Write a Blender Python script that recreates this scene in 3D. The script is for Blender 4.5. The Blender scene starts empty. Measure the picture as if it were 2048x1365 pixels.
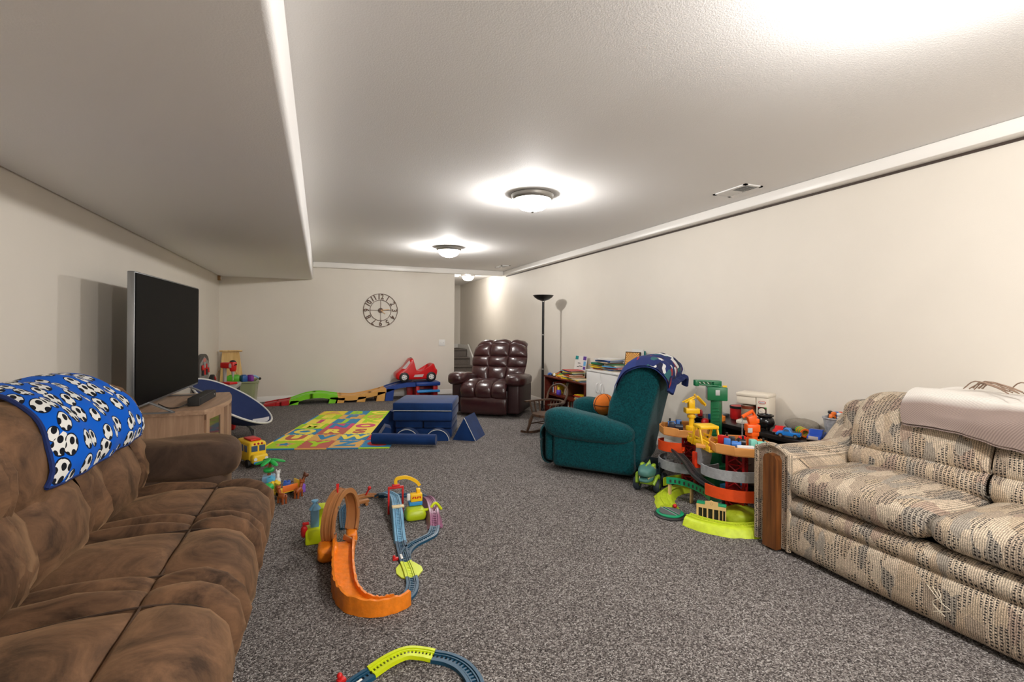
import bpy, bmesh, math, random
from mathutils import Vector, Matrix, noise, Euler
SC = bpy.context.scene
COL = SC.collection
PI = math.pi
random.seed(7)

# ---------------------------------------------------------------- camera
psi = math.atan(384/980); roll = math.radians(.4)
fw = Vector((math.sin(psi), math.cos(psi), 0)); r0 = Vector((math.cos(psi), -math.sin(psi), 0)); up0 = Vector((0, 0, 1))
rr = r0*math.cos(roll) + up0*math.sin(roll); uu = up0*math.cos(roll) - r0*math.sin(roll)
cam = bpy.data.cameras.new('camera'); cam.sensor_width = 36; cam.lens = 36*980/2048
cam.shift_y = -(682.5-655.7)/2048; cam.clip_start = .02
co = bpy.data.objects.new('camera', cam); COL.objects.link(co)
mm = Matrix.Identity(4)
for i in range(3):
    mm[i][0] = rr[i]; mm[i][1] = uu[i]; mm[i][2] = -fw[i]
mm[0][3], mm[1][3], mm[2][3] = 0, 0, 1.22
co.matrix_world = mm
SC.camera = co
# ---------------------------------------------------------------- world, exposure
w = bpy.data.worlds.new('world'); SC.world = w; w.use_nodes = True
w.node_tree.nodes['Background'].inputs[0].default_value = (.8, .85, 1, 1)
w.node_tree.nodes['Background'].inputs[1].default_value = .05
vs = SC.view_settings
vs.view_transform = 'Standard'; vs.look = 'None'; vs.exposure = 0.36; vs.gamma = 1.0; vs.use_curve_mapping = False
LAMP_W = 92.0

# ---------------------------------------------------------------- materials
def lin(c):
    return tuple(((v/255)/12.92 if v/255 <= .04045 else (((v/255)+.055)/1.055)**2.4) for v in c)
MATS = {}
def nd(nt, t, **kw):
    n = nt.nodes.new(t)
    for k, v in kw.items(): setattr(n, k, v)
    return n
def mat(name, col, rough=.5, metal=0, var=0, vscale=20, bump=0, bscale=60, coat=0, sheen=0, spec=.5, trans=0, emit=0, stretch=None, col2=None):
    """plain procedural surface: colour with noise variation, bump, gloss"""
    if name in MATS: return MATS[name]
    m = bpy.data.materials.new(name); m.use_nodes = True; nt = m.node_tree
    b = nt.nodes['Principled BSDF']; MATS[name] = m
    c = lin(col)
    b.inputs['Base Color'].default_value = (*c, 1); b.inputs['Roughness'].default_value = rough
    b.inputs['Metallic'].default_value = metal; b.inputs['Specular IOR Level'].default_value = spec
    b.inputs['Coat Weight'].default_value = coat; b.inputs['Coat Roughness'].default_value = .15
    b.inputs['Sheen Weight'].default_value = sheen; b.inputs['Sheen Roughness'].default_value = .4
    b.inputs['Transmission Weight'].default_value = trans
    if emit: b.inputs['Emission Color'].default_value = (*c, 1); b.inputs['Emission Strength'].default_value = emit
    if var or bump or col2:
        tc = nd(nt, 'ShaderNodeTexCoord'); src = tc.outputs['Object']
        if stretch:
            mp = nd(nt, 'ShaderNodeMapping'); mp.inputs['Scale'].default_value = stretch; nt.links.new(src, mp.inputs[0]); src = mp.outputs[0]
    if var or col2:
        n = nd(nt, 'ShaderNodeTexNoise'); n.inputs['Scale'].default_value = vscale; n.inputs['Detail'].default_value = 4
        nt.links.new(src, n.inputs['Vector'])
        r = nd(nt, 'ShaderNodeValToRGB'); r.color_ramp.elements[0].position = .3; r.color_ramp.elements[1].position = .7
        c2 = lin(col2) if col2 else tuple(min(1, v*(1+var)) for v in c)
        c1 = c if col2 else tuple(v*(1-var) for v in c)
        r.color_ramp.elements[0].color = (*c1, 1); r.color_ramp.elements[1].color = (*c2, 1)
        nt.links.new(n.outputs[0], r.inputs[0]); nt.links.new(r.outputs[0], b.inputs['Base Color'])
    if bump:
        n = nd(nt, 'ShaderNodeTexNoise'); n.inputs['Scale'].default_value = bscale; n.inputs['Detail'].default_value = 3
        nt.links.new(src, n.inputs['Vector'])
        bp = nd(nt, 'ShaderNodeBump'); bp.inputs['Strength'].default_value = bump; bp.inputs['Distance'].default_value = .01
        nt.links.new(n.outputs[0], bp.inputs['Height']); nt.links.new(bp.outputs[0], b.inputs['Normal'])
    return m
def plastic(name, col, rough=.35): return mat('plastic_'+name, col, rough, spec=.45)

# ---------------------------------------------------------------- mesh helpers
def sgnpow(v, e): return math.copysign(abs(v)**e, v)
class MB:
    def __init__(s): s.v = []; s.f = []; s.uv = {}; s.M = Matrix.Identity(4)
    def add(s, vs, fs, uvs=None):
        o = len(s.v)
        s.v += [s.M @ Vector(p) for p in vs]; s.f += [tuple(i+o for i in f) for f in fs]
        if uvs:
            for i, t in enumerate(uvs): s.uv[o+i] = t
        return s
    def at(s, loc=(0, 0, 0), rz=0, rx=0, ry=0):
        s.M = Matrix.Translation(Vector(loc)) @ Euler((rx, ry, rz)).to_matrix().to_4x4(); return s
    def box(s, c, d, rz=0, rx=0, ry=0):
        R = Euler((rx, ry, rz)).to_matrix(); c = Vector(c)
        vs = [c + R @ Vector((sx*d[0]/2, sy*d[1]/2, sz*d[2]/2)) for sx in (-1, 1) for sy in (-1, 1) for sz in (-1, 1)]
        return s.add(vs, [(0, 1, 3, 2), (4, 6, 7, 5), (0, 4, 5, 1), (2, 3, 7, 6), (0, 2, 6, 4), (1, 5, 7, 3)])
    def bx(s, x0, x1, y0, y1, z0, z1): return s.box(((x0+x1)/2, (y0+y1)/2, (z0+z1)/2), (x1-x0, y1-y0, z1-z0))
    def rbox(s, c, d, r=.01, seg=2, rz=0, rx=0, ry=0):
        bm = bmesh.new(); bmesh.ops.create_cube(bm, size=1)
        bmesh.ops.scale(bm, vec=d, verts=bm.verts)
        bmesh.ops.bevel(bm, geom=bm.edges[:], offset=min(r, .49*min(d)), segments=seg, profile=.5, affect='EDGES')
        R = Euler((rx, ry, rz)).to_matrix(); c = Vector(c); bm.verts.index_update()
        s.add([c + R @ v.co for v in bm.verts], [[v.index for v in f.verts] for f in bm.faces]); bm.free(); return s
    def rbx(s, x0, x1, y0, y1, z0, z1, r=.01, seg=2): return s.rbox(((x0+x1)/2, (y0+y1)/2, (z0+z1)/2), (x1-x0, y1-y0, z1-z0), r, seg)
    def cyl(s, p0, p1, a, b=None, n=16, caps=True):
        p0 = Vector(p0); p1 = Vector(p1); b = a if b is None else b
        d = (p1-p0).normalized(); q = d.to_track_quat('Z', 'Y').to_matrix()
        vs = []
        for p, r in ((p0, a), (p1, b)): vs += [p + q @ Vector((r*math.cos(2*PI*i/n), r*math.sin(2*PI*i/n), 0)) for i in range(n)]
        fs = [(i, (i+1) % n, n+(i+1) % n, n+i) for i in range(n)]
        if caps: fs += [tuple(range(n))[::-1], tuple(range(n, 2*n))]
        return s.add(vs, fs)
    def tube(s, pts, r, n=8, closed=False):
        pts = [Vector(p) for p in pts]; N = len(pts); vs = []
        rs = r if isinstance(r, (list, tuple)) else [r]*N
        ref = None
        for i, p in enumerate(pts):
            t = (pts[(i+1) % N]-pts[i-1]) if closed else (pts[min(i+1, N-1)]-pts[max(i-1, 0)])
            t.normalize()
            if ref is None: ref = t.orthogonal().normalized()
            ref = (ref - t*ref.dot(t)).normalized(); bi = t.cross(ref)
            vs += [p + (ref*math.cos(2*PI*k/n) + bi*math.sin(2*PI*k/n))*rs[i] for k in range(n)]
        fs = []
        for i in range(N if closed else N-1):
            j = (i+1) % N
            fs += [(i*n+k, i*n+(k+1) % n, j*n+(k+1) % n, j*n+k) for k in range(n)]
        if not closed: fs += [tuple(range(n))[::-1], tuple(range((N-1)*n, N*n))]
        return s.add(vs, fs)
    def lathe(s, prof, n=24, c=(0, 0, 0), a0=0, a1=2*PI):
        c = Vector(c); full = abs(a1-a0-2*PI) < 1e-6; k = n if full else n+1; vs = []
        for i in range(k):
            a = a0+(a1-a0)*i/n
            vs += [c+Vector((r*math.cos(a), r*math.sin(a), z)) for r, z in prof]
        m = len(prof); fs = []
        for i in range(n):
            j = (i+1) % k
            fs += [(i*m+q, j*m+q, j*m+q+1, i*m+q+1) for q in range(m-1)]
        return s.add(vs, fs)
    def prism(s, poly, h0, h1, plane='xy'):
        """extrude 2d polygon; plane xy -> along z, xz -> along y, yz -> along x"""
        def p3(a, b, h): return {'xy': (a, b, h), 'xz': (a, h, b), 'yz': (h, a, b)}[plane]
        n = len(poly)
        vs = [p3(a, b, h0) for a, b in poly]+[p3(a, b, h1) for a, b in poly]
        fs = [tuple(range(n))[::-1], tuple(range(n, 2*n))]+[(i, (i+1) % n, n+(i+1) % n, n+i) for i in range(n)]
        return s.add(vs, fs)
    def puff(s, c, h, e=.5, n=20, m=12, rz=0, rx=0, ry=0, disp=None, e2=None):
        """superellipsoid cushion: half sizes h, exponent e (1 = ellipsoid, small = boxy)"""
        R = Euler((rx, ry, rz)).to_matrix(); c = Vector(c); vs = []; e2 = e if e2 is None else e2
        for j in range(m+1):
            ph = -PI/2+PI*j/m
            for i in range(n):
                th = 2*PI*i/n
                p = Vector((h[0]*sgnpow(math.cos(ph), e2)*sgnpow(math.cos(th), e), h[1]*sgnpow(math.cos(ph), e2)*sgnpow(math.sin(th), e), h[2]*sgnpow(math.sin(ph), e2)))
                if disp: p = disp(p)
                vs.append(c+R @ p)
        fs = [(j*n+i, j*n+(i+1) % n, (j+1)*n+(i+1) % n, (j+1)*n+i) for j in range(m) for i in range(n)]
        return s.add(vs, fs)
    def ball(s, c, r, n=16, m=10): return s.puff(c, (r, r, r) if not isinstance(r, (tuple, list)) else r, 1, n, m)
    def grid(s, P, us, vs_, uv=None):
        V = [P(u, v) for u in us for v in vs_]; m = len(vs_)
        F = [(i*m+j, (i+1)*m+j, (i+1)*m+j+1, i*m+j+1) for i in range(len(us)-1) for j in range(m-1)]
        return s.add(V, F, [uv(u, v) for u in us for v in vs_] if uv else None)
    def quilt(s, P, uz, vz, amp, ku=8, kv=8, e=.45, side=1, wr=0, wf=9, seed=0):
        """padded surface: base P(u,v), seams at zone borders, bulge amp along the normal"""
        def samples(z, k):
            o = []
            for a, b in zip(z[:-1], z[1:]): o += [a+(b-a)*(1-math.cos(PI*i/k))/2 for i in range(k)]
            return o+[z[-1]]
        def hz(t, z):
            for a, b in zip(z[:-1], z[1:]):
                if t <= b+1e-9: x = (t-a)/(b-a); return max(0, 4*x*(1-x))**e
            return 0
        us = samples(uz, ku); vv = samples(vz, kv); d = 1e-3
        def Q(u, v):
            p = Vector(P(u, v)); a = Vector(P(min(1, u+d), v))-Vector(P(max(0, u-d), v)); b = Vector(P(u, min(1, v+d)))-Vector(P(u, max(0, v-d)))
            n = a.cross(b).normalized()*side; h = hz(u, uz)*hz(v, vz)
            q = p+n*amp*h
            if wr:
                k = noise.noise(Vector((q.x*wf+seed, q.y*wf, q.z*wf)))+.6*noise.noise(Vector((q.x*wf*2.7, q.y*wf*2.7+seed, q.z*wf*2.7)))
                q += n*wr*k*(.35+.65*h)
            return q
        return s.grid(Q, us, vv)
    def bolster(s, prof, hx, e=.3, n=16, ctr=None, squash=None):
        """side outline (y, z) given a rounded width along x"""
        k = len(prof); cy = sum(p[0] for p in prof)/k; cz = sum(p[1] for p in prof)/k
        if ctr: cy, cz = ctr
        vs = []
        for i in range(n+1):
            ph = -PI/2+PI*i/n; x = hx*sgnpow(math.sin(ph), e); sc = abs(math.cos(ph))**e
            vs += [(x, cy+(a-cy)*sc, cz+(b-cz)*sc) for a, b in prof]
        fs = [(i*k+j, i*k+(j+1) % k, (i+1)*k+(j+1) % k, (i+1)*k+j) for i in range(n) for j in range(k)]
        return s.add(vs, fs)
    def sweep(s, prof, path, closed=False, cap=True, up=Vector((0, 0, 1))):
        """profile (side, height) swept along a path"""
        path = [Vector(p) for p in path]; N = len(path); m = len(prof); vs = []
        for i, p in enumerate(path):
            t = (path[(i+1) % N]-path[i-1]) if closed else (path[min(i+1, N-1)]-path[max(i-1, 0)])
            t.normalize(); sd = t.cross(up).normalized(); u2 = sd.cross(t)
            vs += [p+sd*a+u2*b for a, b in prof]
        fs = []
        for i in range(N if closed else N-1):
            j = (i+1) % N
            fs += [(i*m+k, i*m+(k+1) % m, j*m+(k+1) % m, j*m+k) for k in range(m)]
        if cap and not closed: fs += [tuple(range(m))[::-1], tuple(range((N-1)*m, N*m))]
        return s.add(vs, fs)
    def text(s, body, size, depth=.002, bold=0, M=None):
        """lettering as solid geometry, centred, in the local xy plane (z = depth)"""
        cu = bpy.data.curves.new('lettering', 'FONT'); cu.body = body; cu.size = size; cu.extrude = depth/2; cu.offset = bold
        cu.align_x = 'CENTER'; cu.align_y = 'CENTER'; cu.resolution_u = 3
        ob = bpy.data.objects.new('lettering', cu); COL.objects.link(ob)
        dg = bpy.context.evaluated_depsgraph_get(); me = ob.evaluated_get(dg).to_mesh()
        T = M or Matrix.Identity(4)
        s.add([T @ v.co for v in me.vertices], [tuple(p.vertices) for p in me.polygons])
        ob.evaluated_get(dg).to_mesh_clear(); bpy.data.objects.remove(ob); bpy.data.curves.remove(cu); return s
    def build(s, name, m, parent=None, world=False, ang=40, smooth=True, label=None):
        vs = s.v
        if world and parent is not None:
            inv = (Matrix.Translation(parent.location) @ parent.rotation_euler.to_matrix().to_4x4()).inverted(); vs = [inv @ p for p in vs]
        me = bpy.data.meshes.new(name); me.from_pydata([tuple(p) for p in vs], [], s.f); me.validate()
        if s.uv:
            l = me.uv_layers.new(name='UVMap')
            for lp in me.loops: l.data[lp.index].uv = s.uv.get(lp.vertex_index, (0, 0))
        bm = bmesh.new(); bm.from_mesh(me); bmesh.ops.remove_doubles(bm, verts=bm.verts, dist=1e-5) if not s.uv else None
        bmesh.ops.recalc_face_normals(bm, faces=bm.faces); bm.to_mesh(me); bm.free()
        if smooth:
            me.polygons.foreach_set('use_smooth', [True]*len(me.polygons)); me.set_sharp_from_angle(angle=math.radians(ang))
        if m is not None: me.materials.append(m)
        o = bpy.data.objects.new(name, me); COL.objects.link(o)
        if parent is not None: o.parent = parent
        if label: o['label'] = label
        return o
def thing(name, label, cat, loc=(0, 0, 0), rz=0, group=None):
    o = bpy.data.objects.new(name, None); o.empty_display_size = .05; COL.objects.link(o)
    o.location = loc; o.rotation_euler = (0, 0, rz); o['label'] = label; o['category'] = cat
    if group: o['group'] = group
    return o
def tag(o, label, cat, group=None):
    o['label'] = label; o['category'] = cat
    if group: o['group'] = group
    return o
def struct(name, mb, m, parent=None, **k):
    o = mb.build(name, m, parent, **k)
    if parent is None: o['kind'] = 'structure'
    return o
def setloc(o, loc, rz=0):
    """give a one-mesh thing its own origin: mesh data stays local"""
    o.location = loc; o.rotation_euler = (0, 0, rz); return o
def spline(pts, n=8, closed=False):
    """Catmull-Rom through the points"""
    P = [Vector(p) for p in pts]; N = len(P); out = []
    for i in range(N if closed else N-1):
        a = P[(i-1) % N] if closed or i > 0 else P[0]*2-P[1]; b = P[i]; c = P[(i+1) % N]; d = P[(i+2) % N] if closed or i+2 < N else P[-1]*2-P[-2]
        for k in range(n):
            t = k/n; out.append(.5*((2*b)+(c-a)*t+(2*a-5*b+4*c-d)*t*t+(3*b-a-3*c+d)*t**3))
    if not closed: out.append(P[-1])
    return out
def along(path):
    """arc-length lookup: f(t in 0..1) -> point"""
    L = [0]
    for a, b in zip(path[:-1], path[1:]): L.append(L[-1]+(b-a).length)
    def f(t):
        x = max(0, min(1, t))*L[-1]
        for i in range(len(L)-1):
            if x <= L[i+1]+1e-9: return path[i].lerp(path[i+1], (x-L[i])/max(1e-9, L[i+1]-L[i]))
        return path[-1].copy()
    f.length = L[-1]; return f
def lsp(n): return [i/n for i in range(n+1)]

# ---------------------------------------------------------------- shell materials
M_wall = mat('wall_paint', (226, 219, 208), .55, var=.015, vscale=3, bump=.05, bscale=220, spec=.35)
M_ceil = mat('ceiling_paint', (243, 241, 239), .75, bump=.12, bscale=160, spec=.25)
M_trim = mat('trim_paint', (236, 233, 228), .35)
M_white = mat('white_laminate', (232, 231, 229), .4)
def carpet_mat():
    m = bpy.data.materials.new('loop_carpet'); m.use_nodes = True; nt = m.node_tree; b = nt.nodes['Principled BSDF']
    b.inputs['Roughness'].default_value = .95; b.inputs['Specular IOR Level'].default_value = .1
    tc = nd(nt, 'ShaderNodeTexCoord')
    v = nd(nt, 'ShaderNodeTexVoronoi'); v.inputs['Scale'].default_value = 210; nt.links.new(tc.outputs['Object'], v.inputs['Vector'])
    sp = nd(nt, 'ShaderNodeSeparateColor'); nt.links.new(v.outputs['Color'], sp.inputs[0])
    r = nd(nt, 'ShaderNodeValToRGB'); cr = r.color_ramp; cr.interpolation = 'LINEAR'
    cr.elements[0].position = 0; cr.elements[0].color = (*lin((56, 52, 51)), 1)
    cr.elements[1].position = 1; cr.elements[1].color = (*lin((188, 184, 181)), 1)
    for p, c in ((.35, (96, 90, 88)), (.6, (126, 120, 117)), (.8, (150, 144, 140))):
        e = cr.elements.new(p); e.color = (*lin(c), 1)
    nt.links.new(sp.outputs[0], r.inputs[0])
    n = nd(nt, 'ShaderNodeTexNoise'); n.inputs['Scale'].default_value = 2.2; n.inputs['Detail'].default_value = 5; nt.links.new(tc.outputs['Object'], n.inputs['Vector'])
    mr = nd(nt, 'ShaderNodeMapRange'); mr.inputs['To Min'].default_value = .86; mr.inputs['To Max'].default_value = 1.12; nt.links.new(n.outputs[0], mr.inputs[0])
    mx = nd(nt, 'ShaderNodeMix', data_type='RGBA', blend_type='MULTIPLY'); mx.inputs[0].default_value = 1
    nt.links.new(r.outputs[0], mx.inputs[6]); nt.links.new(mr.outputs[0], mx.inputs[7]); nt.links.new(mx.outputs[2], b.inputs['Base Color'])
    bp = nd(nt, 'ShaderNodeBump'); bp.inputs['Strength'].default_value = .8; bp.inputs['Distance'].default_value = .006; bp.invert = True
    nt.links.new(v.outputs['Distance'], bp.inputs['Height']); nt.links.new(bp.outputs[0], b.inputs['Normal'])
    return m
M_carpet = carpet_mat()

# ---------------------------------------------------------------- the room
XL, XR, YB, YN, ZC = -1.47, 3.32, 8.78, -3.0, 2.285
HX, HY = 2.30, 12.1
struct('floor', MB().bx(XL-.1, XR+.1, YN-.1, HY+.1, -.1, 0), M_carpet)
struct('ceiling', MB().bx(XL-.1, XR+.1, YN-.1, HY+.1, ZC, ZC+.1), M_ceil)
struct('wall_left', MB().bx(XL-.1, XL, YN-.1, YB+.12, 0, ZC), M_wall)
struct('wall_right', MB().bx(XR, XR+.1, YN-.1, HY+.1, 0, ZC), M_wall)
struct('wall_back', MB().bx(XL, HX, YB, YB+.12, 0, ZC), M_wall)
struct('wall_near', MB().bx(XL, XR, YN-.1, YN, 0, ZC), M_wall)
struct('wall_hall', MB().bx(HX-.1, XR, HY, HY+.1, 0, ZC), M_wall)
struct('wall_hall_side', MB().bx(HX-.1, HX, YB+.12, HY, 0, ZC), M_wall)
# dropped soffit over the television side, boxed beams along right and back wall
struct('trim_1', MB().rbox(((XL-.115)/2, (YN+YB)/2, (1.99+ZC)/2), (-.115-XL, YB-YN, ZC-1.99), .025, 3), M_ceil)
mb = MB(); mb.rbox(((3.22+XR)/2, (YN+YB)/2, (2.205+ZC)/2), (XR-3.22, YB-YN, ZC-2.205), .012, 2)
struct('trim_2', mb, M_trim)
struct('trim_3', MB().rbox(((-.115+3.22)/2, 8.73, (2.195+ZC)/2), (3.335, .1, ZC-2.195), .01, 2), M_trim)
struct('gap_shadow_strip', MB().bx(XR-.012, XR-.001, YN, YB, 2.192, 2.204), mat('gap_shadow_dark', (62, 48, 40), .6))  # dark strip stands in for the shadowed gap under the right beam
M_base = M_trim
def baseboard(name, x0, y0, x1, y1, nx, ny):
    d = Vector((x1-x0, y1-y0, 0)); L = d.length; d.normalize(); t = .014; h = .085
    mb = MB(); prof = [(0, 0), (t, 0), (t, h-.015), (t*.4, h), (0, h)]
    n = Vector((nx, ny, 0)); vs = []
    for q in (0, L): vs += [Vector((x0, y0, 0))+d*q+n*a+Vector((0, 0, b)) for a, b in prof]
    k = len(prof); mb.add(vs, [tuple(range(k)), tuple(range(k, 2*k))]+[(i, (i+1) % k, k+(i+1) % k, k+i) for i in range(k)])
    struct(name, mb, M_base)
baseboard('baseboard_back', XL, YB, HX+.014, YB, 0, -1)
baseboard('baseboard_right', XR, YN, XR, 10.4, -1, 0)
baseboard('baseboard_left', XL, YN, XL, YB-.02, 1, 0)
baseboard('baseboard_jamb', HX, YB, HX, YB+.5, 1, 0)
# carpeted stairs in the hall behind
st = thing('staircase', 'grey carpeted steps rising behind the doorway beside the maroon recliner', 'stairs', (2.9, 10.4, 0))
M_stair = mat('stair_carpet', (112, 104, 98), .95, var=.35, vscale=160, bump=.4, bscale=200, spec=.1)
for i in range(4):
    mb = MB(); y = 10.45+.26*i; z = .175*(i+1); y1 = y+.26 if i < 3 else HY-.01
    mb.rbx(2.44, 3.25, y, y1, .001, z, .012, 2); mb.rbx(2.44, 3.25, y-.025, y+.03, z-.035, z, .014, 2)
    mb.build('step', M_stair, st, world=True)
mb = MB(); mb.prism([(10.38, 0.001), (11.24, .001), (11.24, .82), (11.2, .82), (10.38, .25)], 3.26, 3.29, 'yz'); mb.bx(3.26, 3.29, 11.24, HY-.01, .7, .80); mb.build('skirt_board', M_trim, st, world=True)
MB().bx(2.32, 3.3, HY-.02, HY-.003, .701, .80).build('landing_baseboard', M_trim, st, world=True)
MB().rbx(2.345, 2.43, 10.3, 10.55, .001, .72, .01).build('newel', mat('grey_newel', (150, 147, 146), .6), st, world=True)

# ---------------------------------------------------------------- ceiling lamps (each carries its own bulb)
def glass_mat():
    m = bpy.data.materials.new('frosted_glass_lit'); m.use_nodes = True; nt = m.node_tree; nt.nodes.clear()
    o = nd(nt, 'ShaderNodeOutputMaterial'); e = nd(nt, 'ShaderNodeEmission'); t = nd(nt, 'ShaderNodeBsdfTransparent'); a = nd(nt, 'ShaderNodeMixShader')
    e.inputs[0].default_value = (1, .97, .92, 1); e.inputs[1].default_value = 14.0; a.inputs[0].default_value = .35
    nt.links.new(t.outputs[0], a.inputs[1]); nt.links.new(e.outputs[0], a.inputs[2]); nt.links.new(a.outputs[0], o.inputs[0]); return m
M_glass = glass_mat(); M_nickel = mat('brushed_nickel', (170, 168, 164), .35, metal=.9)
def dome(x, y, label, power, s=1.0):
    t = thing('ceiling_light', label, 'ceiling light', (x, y, ZC), 0, 'dome ceiling lights')
    MB().lathe([(.0, -.002), (.165*s, -.002), (.17*s, -.01), (.165*s, -.025), (.16*s, -.04), (.15*s, -.047), (.142*s, -.042), (.13*s, -.018), (0, -.02)], 40).build('pan', M_nickel, t)
    MB().lathe([(.142*s, -.034), (.14*s, -.06), (.124*s, -.092), (.094*s, -.117), (.05*s, -.131), (0, -.136)], 40).build('glass_bowl', M_glass, t)
    MB().lathe([(0, -.133), (.012, -.135), (.013, -.142), (.006, -.15), (0, -.151)], 14).build('finial', M_nickel, t)
    l = bpy.data.lights.new('bulb', 'POINT'); l.energy = power; l.color = (1, .972, .94); l.shadow_soft_size = .045
    b = bpy.data.objects.new('bulb', l); COL.objects.link(b); b.parent = t; b.location = (0, 0, -.108)
dome(1.57, 3.58, 'dome ceiling light with nickel rim, largest and nearest one in view', LAMP_W*.58)
dome(1.59, 6.38, 'middle dome ceiling light, above the maroon recliner side of the room', LAMP_W*.74)
dome(2.75, 9.45, 'small dome ceiling light seen through the doorway by the stairs', LAMP_W*.26, .85)
dome(1.57, .72, 'dome ceiling light above the patterned sofa, just outside the picture', LAMP_W*.95)
dome(1.57, -1.9, 'added fill dome light, unseen behind the viewer', LAMP_W*2.3)  # unseen dome, added behind the camera as frontal fill
def vent(x, y, lx, ly, label):
    t = thing('ceiling_vent', label, 'vent', (x, y, ZC))
    mb = MB()
    for sx in (-1, 1): mb.box((sx*(lx/2-.012), 0, -.004), (.024, ly, .008))
    for sy in (-1, 1): mb.box((0, sy*(ly/2-.012), -.004), (lx, .024, .008))
    mb.build('frame', M_white, t)
    MB().box((0, 0, -.0015), (lx-.04, ly-.04, .002)).build('duct', mat('vent_dark', (38, 36, 35), .8), t)
    n = 14
    for i in range(n):
        MB().box((0, -ly/2+.03+(ly-.06)*(i+.5)/n, -.006), (lx-.045, (ly-.06)/n*.55, .0012), rx=.7 if i < n/2 else -.7).build('louvre', M_white, t)
vent(2.97, 2.87, .17, .32, 'white ceiling register with louvres beside the right wall beam')
vent(2.95, 8.0, .17, .32, 'small far ceiling register near the doorway beam')
t = thing('smoke_detector', 'round white smoke detector on the hall ceiling', 'smoke detector', (2.58, 9.75, ZC))
MB().lathe([(0, -.035), (.045, -.034), (.06, -.022), (.062, -.001), (0, -.001)], 24).build('case', M_white, t)
sw = thing('light_switch', 'white double light switch plate on the back wall', 'light switch', (2.07, YB, .935))
MB().rbox((0, -.004, 0), (.115, .007, .115), .003).build('plate', M_white, sw)
for dx in (-.023, .023): MB().box((dx, -.011, 0), (.009, .012, .02), rx=.4).build('toggle', M_white, sw)
t = thing('wall_sensor', 'small brown box in the corner under the soffit', 'sensor', (XL, 8.68, 1.955))
MB().rbox((.02, 0, 0), (.04, .06, .07), .004).build('case', mat('tan_box', (166, 128, 84), .5), t); MB().box((.042, 0, 0), (.004, .04, .05)).build('cover', M_trim, t)

# ---------------------------------------------------------------- wall clock
M_iron = mat('rusty_iron', (78, 66, 60), .6, metal=.4, col2=(112, 84, 68), vscale=40)
ck = thing('wall_clock', 'round open iron wall clock with cut-out numerals', 'clock', (.98, YB-.012, 1.505))
R1, R2 = .287, .178
for nm, R, wd in (('outer_ring', R1, .009), ('inner_ring', R2, .008)):
    MB().sweep([(-wd/2, -.005), (wd/2, -.005), (wd/2, .005), (-wd/2, .005)], [(R*math.cos(a*PI/32), 0, R*math.sin(a*PI/32)) for a in range(64)], closed=True, up=Vector((0, 1, 0))).build(nm, M_iron, ck)
for h in range(1, 13):
    a = PI/2-h*PI/6; rm = (R1+R2)/2; sz = .125
    # numerals stand radially, tops outward, like the photograph
    T = Matrix.Translation((rm*math.cos(a), 0, rm*math.sin(a))) @ Matrix.Rotation(PI/2, 4, 'X') @ Matrix.Rotation(a-PI/2 if h not in (6,) else 0, 4, 'Z') @ Matrix.Diagonal((.85, 1, 1, 1))
    MB().text(str(h), sz, .006, .0025, T).build('numeral', M_iron, ck)
MB().cyl((0, .004, 0), (0, -.012, 0), .042, n=28).build('hub', M_iron, ck)
for k in range(4):
    a = k*PI/2; MB().box((.11*math.cos(a), 0, .11*math.sin(a)), (.006 if k % 2 else .136, .006, .136 if k % 2 else .006)).build('spoke', M_iron, ck)
for nm, L, a in (('minute_hand', .15, math.radians(8)), ('hour_hand', .095, math.radians(-38))):
    MB().box((L/2*math.cos(a), -.014, L/2*math.sin(a)), (L, .003, .01), ry=-a).build(nm, mat('brass_hand', (150, 118, 80), .4, metal=.6), ck)
# ================================================================ brown sofa along the left wall
def suede_mat(name, c1, c2, sc=5):
    m = bpy.data.materials.new(name); m.use_nodes = True; nt = m.node_tree; b = nt.nodes['Principled BSDF']
    b.inputs['Roughness'].default_value = .8; b.inputs['Specular IOR Level'].default_value = .25; b.inputs['Sheen Weight'].default_value = .35; b.inputs['Sheen Roughness'].default_value = .45
    b.inputs['Sheen Tint'].default_value = (*lin((200, 160, 120)), 1)
    tc = nd(nt, 'ShaderNodeTexCoord')
    n = nd(nt, 'ShaderNodeTexNoise'); n.inputs['Scale'].default_value = sc; n.inputs['Detail'].default_value = 6; n.inputs['Roughness'].default_value = .65; n.inputs['Distortion'].default_value = 1.2
    nt.links.new(tc.outputs['Object'], n.inputs['Vector'])
    r = nd(nt, 'ShaderNodeValToRGB'); r.color_ramp.elements[0].position = .36; r.color_ramp.elements[1].position = .66
    r.color_ramp.elements[0].color = (*lin(c1), 1); r.color_ramp.elements[1].color = (*lin(c2), 1)
    nt.links.new(n.outputs[0], r.inputs[0]); nt.links.new(r.outputs[0], b.inputs['Base Color'])
    n2 = nd(nt, 'ShaderNodeTexNoise'); n2.inputs['Scale'].default_value = 34; n2.inputs['Detail'].default_value = 3; nt.links.new(tc.outputs['Object'], n2.inputs['Vector'])
    bp = nd(nt, 'ShaderNodeBump'); bp.inputs['Strength'].default_value = .18; bp.inputs['Distance'].default_value = .01; nt.links.new(n2.outputs[0], bp.inputs['Height']); nt.links.new(bp.outputs[0], b.inputs['Normal'])
    return m
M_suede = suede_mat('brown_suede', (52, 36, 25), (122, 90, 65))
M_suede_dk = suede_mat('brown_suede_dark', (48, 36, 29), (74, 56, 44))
sofa = thing('reclining_sofa', 'brown suede three-seat reclining sofa along the left wall', 'sofa', (-.8, 2.0, 0))
GAPS = [1.05, 1.74, 2.27, 2.80]
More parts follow.
